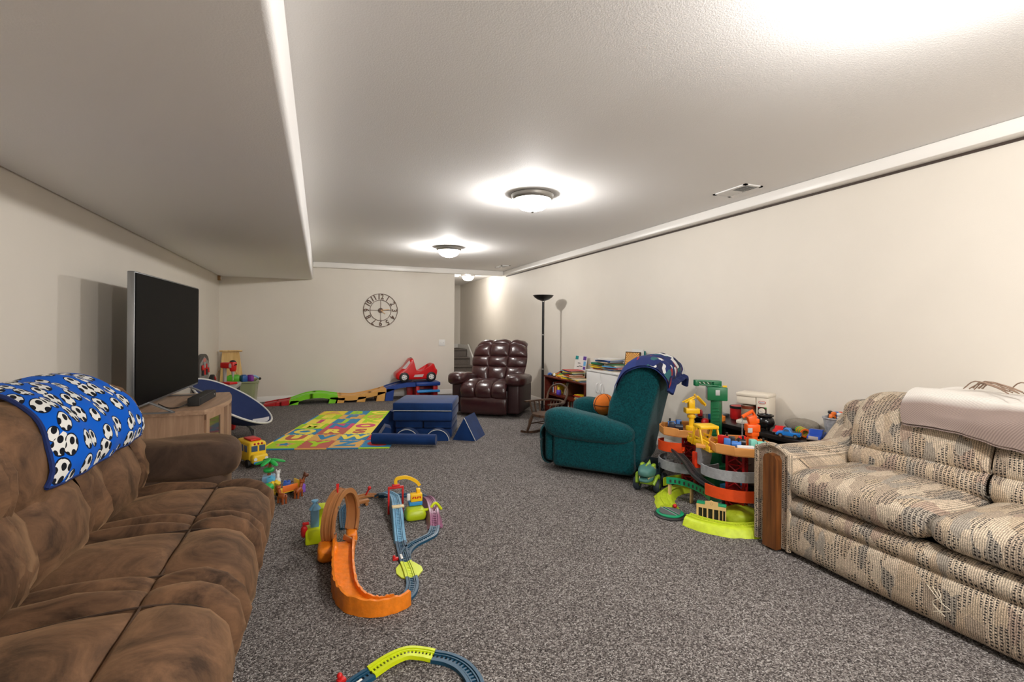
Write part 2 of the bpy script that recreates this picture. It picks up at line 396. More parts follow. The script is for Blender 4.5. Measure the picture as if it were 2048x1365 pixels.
seatP = along(spline([(-1.02, 0, .345), (-.86, 0, .39), (-.62, 0, .42), (-.44, 0, .425), (-.33, 0, .405), (-.27, 0, .36), (-.258, 0, .29), (-.275, 0, .22), (-.32, 0, .15)], 8))
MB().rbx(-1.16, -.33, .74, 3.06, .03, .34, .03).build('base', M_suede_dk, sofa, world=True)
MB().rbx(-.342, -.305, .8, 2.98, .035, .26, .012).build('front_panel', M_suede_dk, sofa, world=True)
for i in range(3):
    y0, y1 = GAPS[i], GAPS[i+1]
    def P(u, v):
        p = seatP(u); return Vector((p.x, y0+(y1-y0)*v, p.z))
    MB().quilt(P, [0, .56, 1], [0, .15, .85, 1], .055, 14, 9, .42, side=1, wr=.010, wf=7, seed=i*5).build('seat', M_suede, sofa, world=True, ang=75)
    for v_ in ((.15, .85) if i else (.15, .85)): MB().tube([P(u/30, v_)+Vector((0, 0, .012)) for u in range(2, 27)], .0035, 6).build('seam', M_suede_dk, sofa, world=True)
    MB().tube([P(.56, .15+.7*k/20)+Vector((.008, 0, .012)) for k in range(21)], .0035, 6).build('seam', M_suede_dk, sofa, world=True)
lumP = along(spline([(-.93, 0, .40), (-.84, 0, .46), (-.82, 0, .55), (-.85, 0, .64), (-.96, 0, .69)], 8))
upP = along(spline([(-.90, 0, .62), (-.835, 0, .69), (-.83, 0, .79), (-.88, 0, .875), (-.98, 0, .925), (-1.10, 0, .915), (-1.2, 0, .86), (-1.26, 0, .7), (-1.27, 0, .3)], 8))
for i in range(3):
    y0, y1 = GAPS[i]-.01, GAPS[i+1]+.01
    def pleat(v): return .010*math.sin(v*120)*(max(0, abs(v-.5)-.3)/.2)
    def PL(u, v):
        p = lumP(u); return Vector((p.x+pleat(v), y0+(y1-y0)*v, p.z))
    def PU(u, v):
        p = upP(u); return Vector((p.x+pleat(v), y0+(y1-y0)*v, p.z))
    MB().quilt(PL, [0, 1], [0, .1, .9, 1], .085, 20, 14, .5, side=-1, wr=.022, wf=9, seed=i*3).build('lumbar_pillow', M_suede, sofa, world=True, ang=75)
    MB().quilt(PU, [0, .42, 1], [0, .12, .88, 1], .05, 14, 12, .45, side=-1, wr=.018, wf=8, seed=i*7+2).build('head_pillow', M_suede, sofa, world=True, ang=75)
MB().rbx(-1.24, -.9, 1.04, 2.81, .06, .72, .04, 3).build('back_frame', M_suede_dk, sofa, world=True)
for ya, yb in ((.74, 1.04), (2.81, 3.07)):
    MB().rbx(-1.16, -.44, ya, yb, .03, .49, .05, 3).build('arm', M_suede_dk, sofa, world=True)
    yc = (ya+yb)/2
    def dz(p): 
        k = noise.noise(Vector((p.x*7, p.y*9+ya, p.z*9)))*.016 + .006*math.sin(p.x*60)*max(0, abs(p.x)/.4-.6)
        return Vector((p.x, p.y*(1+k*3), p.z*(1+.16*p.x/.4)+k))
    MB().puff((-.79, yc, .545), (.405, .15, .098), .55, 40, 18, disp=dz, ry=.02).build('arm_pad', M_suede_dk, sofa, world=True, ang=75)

# blue football blanket over its far back
def soccer_mat():
    m = bpy.data.materials.new('fleece_football_print'); m.use_nodes = True; nt = m.node_tree; b = nt.nodes['Principled BSDF']
    b.inputs['Roughness'].default_value = .95; b.inputs['Sheen Weight'].default_value = .04; b.inputs['Specular IOR Level'].default_value = .1
    uv = nd(nt, 'ShaderNodeUVMap')
    v = nd(nt, 'ShaderNodeTexVoronoi', voronoi_dimensions='2D'); v.inputs['Scale'].default_value = 11.5; v.inputs['Randomness'].default_value = .62; nt.links.new(uv.outputs[0], v.inputs['Vector'])
    sp = nd(nt, 'ShaderNodeSeparateColor'); nt.links.new(v.outputs['Color'], sp.inputs[0])
    rad = nd(nt, 'ShaderNodeMapRange'); rad.inputs['To Min'].default_value = .26; rad.inputs['To Max'].default_value = .48; nt.links.new(sp.outputs[0], rad.inputs[0])
    ins = nd(nt, 'ShaderNodeMath', operation='LESS_THAN'); nt.links.new(v.outputs['Distance'], ins.inputs[0]); nt.links.new(rad.outputs[0], ins.inputs[1])
    # offset from the ball centre -> panels
    sub = nd(nt, 'ShaderNodeVectorMath', operation='SUBTRACT'); nt.links.new(uv.outputs[0], sub.inputs[0]); nt.links.new(v.outputs['Position'], sub.inputs[1])
    v2 = nd(nt, 'ShaderNodeTexVoronoi', voronoi_dimensions='2D'); v2.inputs['Scale'].default_value = 27; v2.inputs['Randomness'].default_value = .35; nt.links.new(sub.outputs[0], v2.inputs['Vector'])
    blk = nd(nt, 'ShaderNodeMath', operation='LESS_THAN'); blk.inputs[1].default_value = .36; nt.links.new(v2.outputs['Distance'], blk.inputs[0])
    ball = nd(nt, 'ShaderNodeMix', data_type='RGBA'); ball.inputs[6].default_value = (*lin((228, 228, 224)), 1); ball.inputs[7].default_value = (*lin((22, 24, 30)), 1); nt.links.new(blk.outputs[0], ball.inputs[0])
    # dark outline ring
    ring = nd(nt, 'ShaderNodeMath', operation='MULTIPLY'); ring.inputs[1].default_value = 1.14; nt.links.new(rad.outputs[0], ring.inputs[0])
    ins2 = nd(nt, 'ShaderNodeMath', operation='LESS_THAN'); nt.links.new(v.outputs['Distance'], ins2.inputs[0]); nt.links.new(ring.outputs[0], ins2.inputs[1])
    bg = nd(nt, 'ShaderNodeMix', data_type='RGBA'); bg.inputs[6].default_value = (*lin((8, 92, 200)), 1); bg.inputs[7].default_value = (*lin((16, 22, 40)), 1); nt.links.new(ins2.outputs[0], bg.inputs[0])
    fin = nd(nt, 'ShaderNodeMix', data_type='RGBA'); nt.links.new(ins.outputs[0], fin.inputs[0]); nt.links.new(bg.outputs[2], fin.inputs[6]); nt.links.new(ball.outputs[2], fin.inputs[7])
    nt.links.new(fin.outputs[2], b.inputs['Base Color'])
    return m
M_soccer = soccer_mat()
blP = along(spline([(-.765, 0, .69), (-.75, 0, .78), (-.815, 0, .915), (-.96, 0, 1.0), (-1.12, 0, .995), (-1.275, 0, .905), (-1.345, 0, .76), (-1.36, 0, .6)], 8))
bt = thing('throw_blanket', 'blue fleece blanket printed with footballs over the brown sofa back', 'blanket', (-.95, 2.4, 1.0))
def PB(off):
    def f(u, v):
        p = blP(.02+.96*u); y0 = 1.93+.36*min(1, u*1.7)-.05*math.sin(u*5); y1 = 2.80-.06*math.sin(u*3.1)
        y = y0+(y1-y0)*v
        k = .014*noise.noise(Vector((u*6, y*6, 1)))+.012*math.sin(y*30+u*5)*.5
        sag = -.03*max(0, (v-.86)/.14)**2-.02*max(0, (.08-v)/.08)
        d = Vector((p.x+.98, 0, p.z-.75)).normalized()
        return Vector((p.x, y, p.z))+d*(k+sag+off)
    return f
mb = MB(); mb.grid(PB(0), lsp(60), lsp(50), uv=lambda u, v: (u*blP.length, v*.95)); mb.build('cloth', M_soccer, bt, world=True, ang=80)
mb = MB(); mb.grid(PB(-.012), lsp(60), lsp(50)); mb.build('lining', mat('navy_fleece', (20, 40, 96), .95), bt, world=True, ang=80)
f0 = PB(-.006); mb = MB(); mb.tube([f0(u/40, 0) for u in range(41)], .008, 6); mb.tube([f0(0, u/40) for u in range(41)], .008, 6); mb.build('hem', MATS['navy_fleece'], bt, world=True)

# ================================================================ patterned sofa on the right
def tapestry_mat():
    m = bpy.data.materials.new('tapestry_weave'); m.use_nodes = True; nt = m.node_tree; b = nt.nodes['Principled BSDF']
    b.inputs['Roughness'].default_value = .92; b.inputs['Specular IOR Level'].default_value = .12
    L = nt.links.new
    tc = nd(nt, 'ShaderNodeTexCoord')
    # fold the 3d position to a cloth plane: along the sofa (y) and around it (x+z)
    sx = nd(nt, 'ShaderNodeSeparateXYZ'); L(tc.outputs['Object'], sx.inputs[0])
    ad = nd(nt, 'ShaderNodeMath', operation='SUBTRACT'); L(sx.outputs[2], ad.inputs[0]); 
    sc = nd(nt, 'ShaderNodeMath', operation='MULTIPLY'); sc.inputs[1].default_value = -.75; L(sx.outputs[0], sc.inputs[0]); L(sc.outputs[0], ad.inputs[1])
    cb = nd(nt, 'ShaderNodeCombineXYZ'); L(sx.outputs[1], cb.inputs[0]); L(ad.outputs[0], cb.inputs[1])
    # patches: angular shards
    mp = nd(nt, 'ShaderNodeMapping'); mp.inputs['Rotation'].default_value = (0, 0, .45); mp.inputs['Scale'].default_value = (2.3, 1.0, 1); L(cb.outputs[0], mp.inputs[0])
    ns = nd(nt, 'ShaderNodeTexNoise'); ns.inputs['Scale'].default_value = 9; L(mp.outputs[0], ns.inputs['Vector'])
    dv = nd(nt, 'ShaderNodeMix', data_type='RGBA', blend_type='LINEAR_LIGHT'); dv.inputs[0].default_value = .02; L(mp.outputs[0], dv.inputs[6]); L(ns.outputs['Color'], dv.inputs[7])
    vo = nd(nt, 'ShaderNodeTexVoronoi', voronoi_dimensions='2D', distance='MANHATTAN'); vo.inputs['Scale'].default_value = 10; L(dv.outputs[2], vo.inputs['Vector'])
    sp = nd(nt, 'ShaderNodeSeparateColor'); L(vo.outputs['Color'], sp.inputs[0])
    r = nd(nt, 'ShaderNodeValToRGB'); cr = r.color_ramp; cr.interpolation = 'CONSTANT'
    cols = [(0, (212, 196, 176)), (.2, (196, 176, 152)), (.36, (176, 160, 144)), (.5, (214, 200, 180)), (.66, (166, 142, 130)), (.76, (152, 148, 142)), (.86, (202, 184, 160)), (.94, (160, 156, 150))]
    cr.elements[0].color = (*lin(cols[0][1]), 1); cr.elements[1].position = cols[1][0]; cr.elements[1].color = (*lin(cols[1][1]), 1)
    for p, c in cols[2:]: e = cr.elements.new(p); e.color = (*lin(c), 1)
    L(sp.outputs[0], r.inputs[0])
    soft = nd(nt, 'ShaderNodeMix', data_type='RGBA'); soft.inputs[0].default_value = .32; soft.inputs[7].default_value = (*lin((204, 188, 168)), 1); L(r.outputs[0], soft.inputs[6])
    # fine stripes running up the cloth, broken by noise
    wv = nd(nt, 'ShaderNodeTexWave', wave_type='BANDS', bands_direction='X'); wv.inputs['Scale'].default_value = 42; wv.inputs['Distortion'].default_value = 3.5; wv.inputs['Detail'].default_value = 3; wv.inputs['Detail Scale'].default_value = 5; L(cb.outputs[0], wv.inputs['Vector'])
    r2 = nd(nt, 'ShaderNodeValToRGB'); r2.color_ramp.elements[0].position = .2; r2.color_ramp.elements[1].position = .75
    r2.color_ramp.elements[0].color = (.42, .41, .40, 1); r2.color_ramp.elements[1].color = (1.12, 1.1, 1.06, 1); L(wv.outputs['Fac'], r2.inputs[0])
    mx = nd(nt, 'ShaderNodeMix', data_type='RGBA', blend_type='MULTIPLY'); mx.inputs[0].default_value = .8; L(soft.outputs[2], mx.inputs[6]); L(r2.outputs[0], mx.inputs[7])
    # dark stitches in rows inside some shards
    mp3 = nd(nt, 'ShaderNodeMapping'); mp3.inputs['Scale'].default_value = (62, 90, 1); L(cb.outputs[0], mp3.inputs[0])
    v3 = nd(nt, 'ShaderNodeTexVoronoi', voronoi_dimensions='2D', distance='CHEBYCHEV'); v3.inputs['Scale'].default_value = 1; v3.inputs['Randomness'].default_value = .3; L(mp3.outputs[0], v3.inputs['Vector'])
    lt = nd(nt, 'ShaderNodeMath', operation='LESS_THAN'); lt.inputs[1].default_value = .24; L(v3.outputs['Distance'], lt.inputs[0])
    gt = nd(nt, 'ShaderNodeMath', operation='GREATER_THAN'); gt.inputs[1].default_value = .48; L(sp.outputs[1], gt.inputs[0])
    an = nd(nt, 'ShaderNodeMath', operation='MULTIPLY'); L(lt.outputs[0], an.inputs[0]); L(gt.outputs[0], an.inputs[1])
    m3 = nd(nt, 'ShaderNodeMix', data_type='RGBA'); m3.inputs[7].default_value = (*lin((52, 50, 50)), 1); L(an.outputs[0], m3.inputs[0]); L(mx.outputs[2], m3.inputs[6])
    # thread speckle
    n4 = nd(nt, 'ShaderNodeTexNoise'); n4.inputs['Scale'].default_value = 260; n4.inputs['Detail'].default_value = 1; L(tc.outputs['Object'], n4.inputs['Vector'])
    r4 = nd(nt, 'ShaderNodeMapRange'); r4.inputs['From Min'].default_value = .3; r4.inputs['From Max'].default_value = .7; r4.inputs['To Min'].default_value = .66; r4.inputs['To Max'].default_value = 1.25; L(n4.outputs[0], r4.inputs[0])
    m4 = nd(nt, 'ShaderNodeMix', data_type='RGBA', blend_type='MULTIPLY'); m4.inputs[0].default_value = 1; L(m3.outputs[2], m4.inputs[6]); L(r4.outputs[0], m4.inputs[7])
    L(m4.outputs[2], b.inputs['Base Color'])
    bp = nd(nt, 'ShaderNodeBump'); bp.inputs['Strength'].default_value = .55; bp.inputs['Distance'].default_value = .006; L(n4.outputs[0], bp.inputs['Height']); L(bp.outputs[0], b.inputs['Normal'])
    return m
M_tap = tapestry_mat()
def wood_mat(name, c1, c2, axis=2, scale=14, rough=.4):
    m = bpy.data.materials.new(name); m.use_nodes = True; nt = m.node_tree; b = nt.nodes['Principled BSDF']; b.inputs['Roughness'].default_value = rough
    tc = nd(nt, 'ShaderNodeTexCoord'); mp = nd(nt, 'ShaderNodeMapping'); s = [9, 9, 9]; s[axis] = .7; mp.inputs['Scale'].default_value = s; nt.links.new(tc.outputs['Object'], mp.inputs[0])
    n = nd(nt, 'ShaderNodeTexNoise'); n.inputs['Scale'].default_value = scale/4; n.inputs['Detail'].default_value = 6; n.inputs['Distortion'].default_value = .6; nt.links.new(mp.outputs[0], n.inputs['Vector'])
    r = nd(nt, 'ShaderNodeValToRGB'); r.color_ramp.elements[0].position = .35; r.color_ramp.elements[1].position = .65
    r.color_ramp.elements[0].color = (*lin(c1), 1); r.color_ramp.elements[1].color = (*lin(c2), 1); nt.links.new(n.outputs[0], r.inputs[0]); nt.links.new(r.outputs[0], b.inputs['Base Color'])
    return m
M_oak = wood_mat('oak_panel', (84, 45, 17), (128, 76, 34), 2)
ps = thing('patterned_sofa', 'beige tapestry-weave sofa with oak arm front along the right wall', 'sofa', (2.85, 1.0, 0))
YA, YC = 1.93, [1.93, 1.27, .61, -.04]
MB().rbx(2.40, 3.24, -.1, 2.0, .02, .30, .02).build('frame', mat('dark_lining', (40, 36, 33), .9), ps, world=True)
def bandP(pts):
    f = along(spline(pts, 6))
    def P(u, v):
        p = f(u); return Vector((p.x, -.06+(YA+.06)*v, p.z))
    return P
MB().quilt(bandP([(2.40, 0, .225), (2.362, 0, .215), (2.352, 0, .13), (2.36, 0, .04), (2.40, 0, .02)]), [0, 1], [0, 1], .012, 14, 40, .4, side=-1, wr=.004, wf=6).build('lower_panel', M_tap, ps, world=True, ang=75)
MB().quilt(bandP([(2.44, 0, .315), (2.375, 0, .305), (2.352, 0, .265), (2.375, 0, .226), (2.42, 0, .22)]), [0, 1], [0, 1], .010, 12, 40, .4, side=-1, wr=.004, wf=6).build('front_rail', M_tap, ps, world=True, ang=75)
for i in range(3):
    y1, y0 = YC[i], YC[i+1]
    def dc(p):
        k = noise.noise(Vector((p.x*4, p.y*4+i*3, p.z*4)))*.012
        return Vector((p.x, p.y, p.z+k+.018*math.cos(min(1, abs(p.y)/.33)*PI/2)*math.cos(min(1, abs(p.x)/.33)*PI/2)*(1 if p.z > 0 else 0)))
    MB().puff((2.64, (y0+y1)/2, .395), (.305, (y1-y0)/2+.004, .088), .22, 56, 20, e2=.62, disp=dc).build('seat_cushion', M_tap, ps, world=True, ang=75)
lum = along(spline([(2.84, 0, .44), (2.80, 0, .49), (2.81, 0, .55), (2.87, 0, .585)], 6))
bk = along(spline([(2.85, 0, .565), (2.83, 0, .60), (2.855, 0, .70), (2.91, 0, .785), (2.99, 0, .83), (3.08, 0, .825)], 6))
for i in range(3):
    y1, y0 = YC[i]-.005, YC[i+1]+.005
    if i == 0: y1 -= .03
    def PA(u, v): p = lum(u); return Vector((p.x, y0+(y1-y0)*v, p.z))
    def PK(u, v):
        p = bk(u); r = .06*max(0, abs(v-.5)-.38)/.12*(u if i or v < .5 else u*.3); return Vector((p.x+r, y0+(y1-y0)*v, p.z-r*.4))
    MB().quilt(PA, [0, 1], [0, 1], .028, 12, 24, .35, side=1, wr=.006, wf=8).build('lumbar_roll', M_tap, ps, world=True, ang=75)
    MB().quilt(PK, [0, 1], [0, 1], .055, 26, 30, .3, side=1, wr=.007, wf=6, seed=i).build('back_cushion', M_tap, ps, world=True, ang=75)
MB().rbx(2.95, 3.26, -.2, 2.06, .1, .80, .07, 4).build('back', M_tap, ps, world=True)
# rolled arm that climbs to the back
armS = along(spline([(2.36, 0, .53), (2.5, 0, .525), (2.7, 0, .52), (2.85, 0, .525), (2.93, 0, .565), (3.03, 0, .65), (3.12, 0, .715), (3.22, 0, .73)], 8))
for ysign, yc in ((1, 2.015), (-1, -.14)):
    def PR(u, v):
        p = armS(u); a = PI*(1.0-v)     # over the top from inside to outside
        wd = .105+.03*max(0, (u-.45))
        if v < .18: y = -wd; z = .3+(p.z-.02-.3)*(v/.18)
        elif v > .82: y = wd*1.02; z = .06+(p.z-.02-.06)*((1-v)/.18)
        else:
            t = (v-.18)/.64*PI; y = -math.cos(t)*wd; z = p.z-.02+.062*math.sin(t)
        return Vector((p.x, yc+ysign*y, z+.004*noise.noise(Vector((p.x*9, y*9, z*9)))))
    mb = MB(); mb.grid(PR, lsp(40), [0, .09, .18]+[.18+.64*i/20 for i in range(1, 20)]+[.82, .88, .94, 1]); mb.build('arm', M_tap, ps, world=True, ang=75)
    pf = [(yc+ysign*q, z) for q, z in [(-.10, .02), (-.105, .50), (-.095, .535), (-.06, .56), (0, .575), (.06, .56), (.095, .535), (.107, .50), (.105, .02)]]
    MB().prism(pf, 2.365, 2.40, 'yz').build('arm_front', M_tap, ps, world=True)
    ring = spline([(2.362, y, z) for y, z in pf], 5)
    MB().tube(ring, .014, 8).build('welt', M_tap, ps, world=True)
    pw = [(yc+ysign*q, z) for q, z in [(-.052, .012), (-.054, .50), (-.04, .523), (0, .532), (.024, .523), (.034, .50), (.036, .012)]]
    MB().prism(pw, 2.325, 2.366, 'yz').build('oak_front', M_oak, ps, world=True)
mb = MB()
for k in range(3): mb.tube(spline([(2.345, 1.22+.02*k, .17), (2.325, 1.20, .15-.01*k), (2.33, 1.23-.03*k, .11), (2.335, 1.19+.02*k, .075)], 6), .0016, 5)
mb.build('loose_thread', mat('cream_thread', (226, 216, 196), .9), ps, world=True)

# cream and taupe throw with fringe on its back
def throw_mat():
    m = bpy.data.materials.new('woven_throw'); m.use_nodes = True; nt = m.node_tree; b = nt.nodes['Principled BSDF']; b.inputs['Roughness'].default_value = .95
    uv = nd(nt, 'ShaderNodeUVMap'); w_ = nd(nt, 'ShaderNodeTexWave', bands_direction='DIAGONAL'); w_.inputs['Scale'].default_value = 60; w_.inputs['Distortion'].default_value = 1; nt.links.new(uv.outputs[0], w_.inputs['Vector'])
    sx = nd(nt, 'ShaderNodeSeparateXYZ'); nt.links.new(uv.outputs[0], sx.inputs[0])
    r = nd(nt, 'ShaderNodeValToRGB'); r.color_ramp.elements[0].position = .33; r.color_ramp.elements[1].position = .38
    r.color_ramp.elements[0].color = (*lin((150, 132, 124)), 1); r.color_ramp.elements[1].color = (*lin((232, 226, 218)), 1)
    c = nd(nt, 'ShaderNodeMath', operation='MULTIPLY_ADD'); c.inputs[1].default_value = .13; nt.links.new(sx.outputs[1], c.inputs[0]); nt.links.new(sx.outputs[0], c.inputs[2]); nt.links.new(c.outputs[0], r.inputs[0])
    mx = nd(nt, 'ShaderNodeMix', data_type='RGBA', blend_type='MULTIPLY'); mx.inputs[0].default_value = .35; nt.links.new(r.outputs[0], mx.inputs[6]); nt.links.new(w_.outputs['Color'], mx.inputs[7]); nt.links.new(mx.outputs[2], b.inputs['Base Color'])
    return m
M_throw = throw_mat()
tb = thing('woven_throw', 'cream and taupe fringed throw on the patterned sofa back', 'blanket', (3.0, 1.2, .85))
thP = along(spline([(2.775, 0, .715), (2.80, 0, .80), (2.87, 0, .868), (2.97, 0, .905), (3.08, 0, .905), (3.19, 0, .86), (3.285, 0, .80)], 8))
def PT(off):
    def f(u, v):
        p = thP(u); y0 = .05; y1 = 1.60-.08*u+.05*math.sin(u*6)
        y = y0+(y1-y0)*v; k = .020*math.sin(u*17+2.5*math.sin(y*5))+.022*noise.noise(Vector((u*6, y*6, 3)))+.012*noise.noise(Vector((u*13, y*15, 7)))
        lift = .03*math.sin(y*4+1)*(1-u)
        return Vector((p.x, y, p.z+lift*.6))+Vector((-.3, 0, .8))*(k*.7+off)
    return f
mb = MB(); mb.grid(PT(.022), lsp(50), lsp(80), uv=lambda u, v: (u*thP.length, v*1.7)); mb.build('cloth', M_throw, tb, world=True, ang=80)
mb = MB(); mb.grid(PT(.008), lsp(50), lsp(80), uv=lambda u, v: (u*thP.length, v*1.7)); mb.build('underside', M_throw, tb, world=True, ang=80)
mb = MB(); rnd = random.Random(4)
for k in range(40):
    y = .95+.5*rnd.random(); x = 2.93+.12*rnd.random(); z = .957
    a = rnd.uniform(-.5, .5); L = .12+.08*rnd.random()
    mb.tube(spline([(x, y, z-.02), (x-.03, y-L*.3, z+.012+.015*rnd.random()), (x-.05+.05*a, y-L*.7, z+.004), (x-.07+.08*a, y-L, z-.015)], 4), .0028, 5)
o = mb.build('fringe', mat('taupe_yarn', (150, 126, 108), .95), tb, world=True); o['kind'] = 'stuff'

# ================================================================ recliners
def leather_mat():
    m = mat('maroon_leather', (54, 22, 23), .3, var=.18, vscale=9, bump=.25, bscale=30, coat=.35, spec=.6); return m
M_leather = leather_mat(); M_leather_side = mat('maroon_vinyl', (50, 29, 30), .42, var=.12, vscale=8, bump=.1)
rc = thing('leather_recliner', 'maroon tufted leather recliner by the doorway to the stairs', 'armchair', (2.32, 6.66, 0), math.atan2(.60, -.80))
# local: +y is the front
for s in (-1, 1):
    MB().rbx(s*.40-.085, s*.40+.085, -.36, .36, .05, .46, .03, 3).build('arm_side', M_leather_side, rc)
    def dA(p): 
        k = noise.noise(Vector((p.x*9+s, p.y*9, p.z*9)))*.014; return Vector((p.x*(1+.16*p.y/.4), p.y, p.z*(1+.18*p.y/.4)+k))
    MB().puff((s*.415, .05, .49), (.135, .40, .085), .62, 32, 16, disp=dA, rx=.05).build('arm_pad', M_leather, rc, ang=75)
MB().rbx(-.34, .34, -.38, .33, .05, .36, .03).build('base', M_leather_side, rc)
sP = along(spline([(0, -.28, .40), (0, 0, .445), (0, .28, .45), (0, .40, .42), (0, .44, .35), (0, .42, .28), (0, .38, .26)], 8))
def PS(u, v): p = sP(u); return Vector((-.325+.65*v, p.y, p.z))
MB().quilt(PS, [0, 1], [0, .32, .68, 1], .05, 22, 10, .35, side=-1, wr=.006).build('seat', M_leather, rc, ang=75)
fP = along(spline([(0, .38, .265), (0, .425, .25), (0, .435, .16), (0, .42, .07), (0, .38, .055)], 8))
def PF(u, v): p = fP(u); return Vector((-.325+.65*v, p.y, p.z))
MB().quilt(PF, [0, 1], [0, 1], .03, 18, 26, .28, side=-1, wr=.005).build('footrest', M_leather, rc, ang=75)
bP = along(spline([(0, -.17, .42), (0, -.20, .55), (0, -.27, .72), (0, -.335, .88), (0, -.39, .97), (0, -.47, 1.0), (0, -.55, .96), (0, -.58, .85)], 8))
def PBk(u, v):
    p = bP(u); wv = .38+.05*math.sin(min(1, u*1.1)*PI); q = 2*v-1
    top = max(0, 1-abs(u-.72)*2.6); wv -= .05*max(0, u-.8)/.2
    return Vector((q*wv*(1-.05*top*q*q), p.y-.05*q*q, p.z-.055*top*abs(q)**3))
MB().quilt(PBk, [0, .26, .44, .66, 1], [0, .33, .67, 1], .05, 9, 10, .4, side=1, wr=.01, wf=12).build('backrest', M_leather, rc, ang=75)
MB().rbox((0, -.47, .62), (.70, .16, .62), .06, 3, rx=.2).build('back_shell', M_leather_side, rc)

def chenille_mat(name, c1, c2):
    m = mat(name, c1, .9, col2=c2, vscale=90, bump=.5, bscale=140, sheen=.12, spec=.2); return m
M_teal = chenille_mat('teal_chenille', (3, 48, 56), (10, 86, 92))
TF = (-.667, .745); TO = (2.38, 3.79, 0)
tr = thing('teal_recliner', 'teal chenille recliner seen from behind, facing the bookcase', 'armchair', TO, math.atan2(.667, .745))
for s in (-1, 1):
    MB().rbx(s*.345-.085, s*.345+.085, -.36, .33, .045, .34, .045, 4).build('arm_side', M_teal, tr)
    def dA(p):
        k = noise.noise(Vector((p.x*6+s, p.y*6, p.z*6)))*.008; return Vector((p.x, p.y, p.z*(1+.28*p.y/.4)+k+.03*p.y/.4))
    MB().puff((s*.36, .03, .395), (.125, .385, .115), .6, 36, 18, disp=dA).build('arm_pad', M_teal, tr, ang=75)
MB().rbx(-.28, .28, -.34, .32, .05, .30, .03).build('base', M_teal, tr)
def PS2(u, v): p = sP(u); return Vector((-.255+.51*v, p.y-.03, p.z-.07))
MB().quilt(PS2, [0, .45, 1], [0, 1], .045, 14, 18, .35, side=-1).build('seat', M_teal, tr, ang=75)
fq = along(spline([(0, .345, .385), (0, .415, .37), (0, .445, .30), (0, .44, .2), (0, .42, .09), (0, .36, .06)], 8))
def PF2(u, v): p = fq(u); return Vector((-.40+.80*v, p.y, p.z))
MB().quilt(PF2, [0, .45, 1], [0, 1], .04, 14, 22, .3, side=-1).build('footrest', M_teal, tr, ang=75)
MB().rbx(-.39, .39, .32, .42, .07, .365, .04, 3).build('footrest_board', M_teal, tr)
bprof = [(p.x, p.y) for p in spline([(-.12, .42, 0), (-.125, .55, 0), (-.165, .66, 0), (-.215, .79, 0), (-.28, .89, 0), (-.365, .94, 0), (-.46, .935, 0), (-.53, .88, 0), (-.545, .77, 0), (-.50, .6, 0), (-.45, .38, 0), (-.41, .2, 0), (-.39, .09, 0), (-.33, .09, 0), (-.25, .3, 0)], 4, True)]
MB().bolster([(-.10, .40), (-.125, .60), (-.19, .77), (-.27, .89), (-.36, .945), (-.44, .94), (-.40, .72), (-.32, .40)] , .375, .32, 18, ctr=(-.25, .66)).build('back_pillow', M_teal, tr, ang=75)
MB().bolster(bprof, .36, .22, 20, ctr=(-.35, .55)).build('backrest', M_teal, tr, ang=75)
MB().rbox((0, -.02, .025), (.6, .62, .05), .01).build('plinth', mat('black_plinth', (20, 20, 20), .7), tr)

# basketball-print cushion on the teal seat, navy throw on its back
bb = thing('basketball_pillow', 'orange basketball pillow on the seat of the teal recliner', 'pillow', (2.43, 3.87, .52))
M_orange_ball = mat('basketball_orange', (226, 118, 30), .85, bump=.3, bscale=180)
MB().ball((0, 0, 0), (.1, .1, .098), 28, 18).build('ball', M_orange_ball, bb)
mb = MB()
for ax in range(3):
    pts = []
    for k in range(48):
        a = 2*PI*k/48; c, s = .1008*math.cos(a), .1008*math.sin(a); pts.append([(c, s, 0), (c, 0, s*.96), (0, c, s*.96)][ax])
    mb.tube(pts, .003, 5, closed=True)
mb.build('seam', mat('black_seam', (30, 24, 20), .8), bb)
nv = thing('navy_throw', 'navy plaid fleece throw over the top of the teal recliner', 'blanket', TO, math.atan2(.667, .745))
def plaid_mat():
    m = bpy.data.materials.new('navy_print_fleece'); m.use_nodes = True; nt = m.node_tree; b = nt.nodes['Principled BSDF']; b.inputs['Roughness'].default_value = .95
    uv = nd(nt, 'ShaderNodeUVMap'); v = nd(nt, 'ShaderNodeTexVoronoi', voronoi_dimensions='2D', distance='CHEBYCHEV'); v.inputs['Scale'].default_value = 22; nt.links.new(uv.outputs[0], v.inputs['Vector'])
    sp = nd(nt, 'ShaderNodeSeparateColor'); nt.links.new(v.outputs['Color'], sp.inputs[0])
    r = nd(nt, 'ShaderNodeValToRGB'); r.color_ramp.interpolation = 'CONSTANT'; cr = r.color_ramp
    cr.elements[0].color = (*lin((24, 38, 92)), 1); cr.elements[1].position = .5; cr.elements[1].color = (*lin((150, 40, 48)), 1)
    for p, c in ((.6, (206, 206, 204)), (.72, (40, 92, 98)), (.84, (20, 26, 60))): e = cr.elements.new(p); e.color = (*lin(c), 1)
    nt.links.new(sp.outputs[0], r.inputs[0])
    sx = nd(nt, 'ShaderNodeSeparateXYZ'); nt.links.new(uv.outputs[0], sx.inputs[0]); g = nd(nt, 'ShaderNodeMath', operation='GREATER_THAN'); g.inputs[1].default_value = .30; nt.links.new(sx.outputs[0], g.inputs[0])
    mx = nd(nt, 'ShaderNodeMix', data_type='RGBA'); mx.inputs[6].default_value = (*lin((26, 44, 104)), 1); nt.links.new(g.outputs[0], mx.inputs[0]); nt.links.new(r.outputs[0], mx.inputs[7]); nt.links.new(mx.outputs[2], b.inputs['Base Color'])
    return m
nvP = along(spline([(0, -.19, .76), (0, -.235, .87), (0, -.31, .96), (0, -.42, .995), (0, -.54, .975), (0, -.62, .90), (0, -.625, .80)], 8))
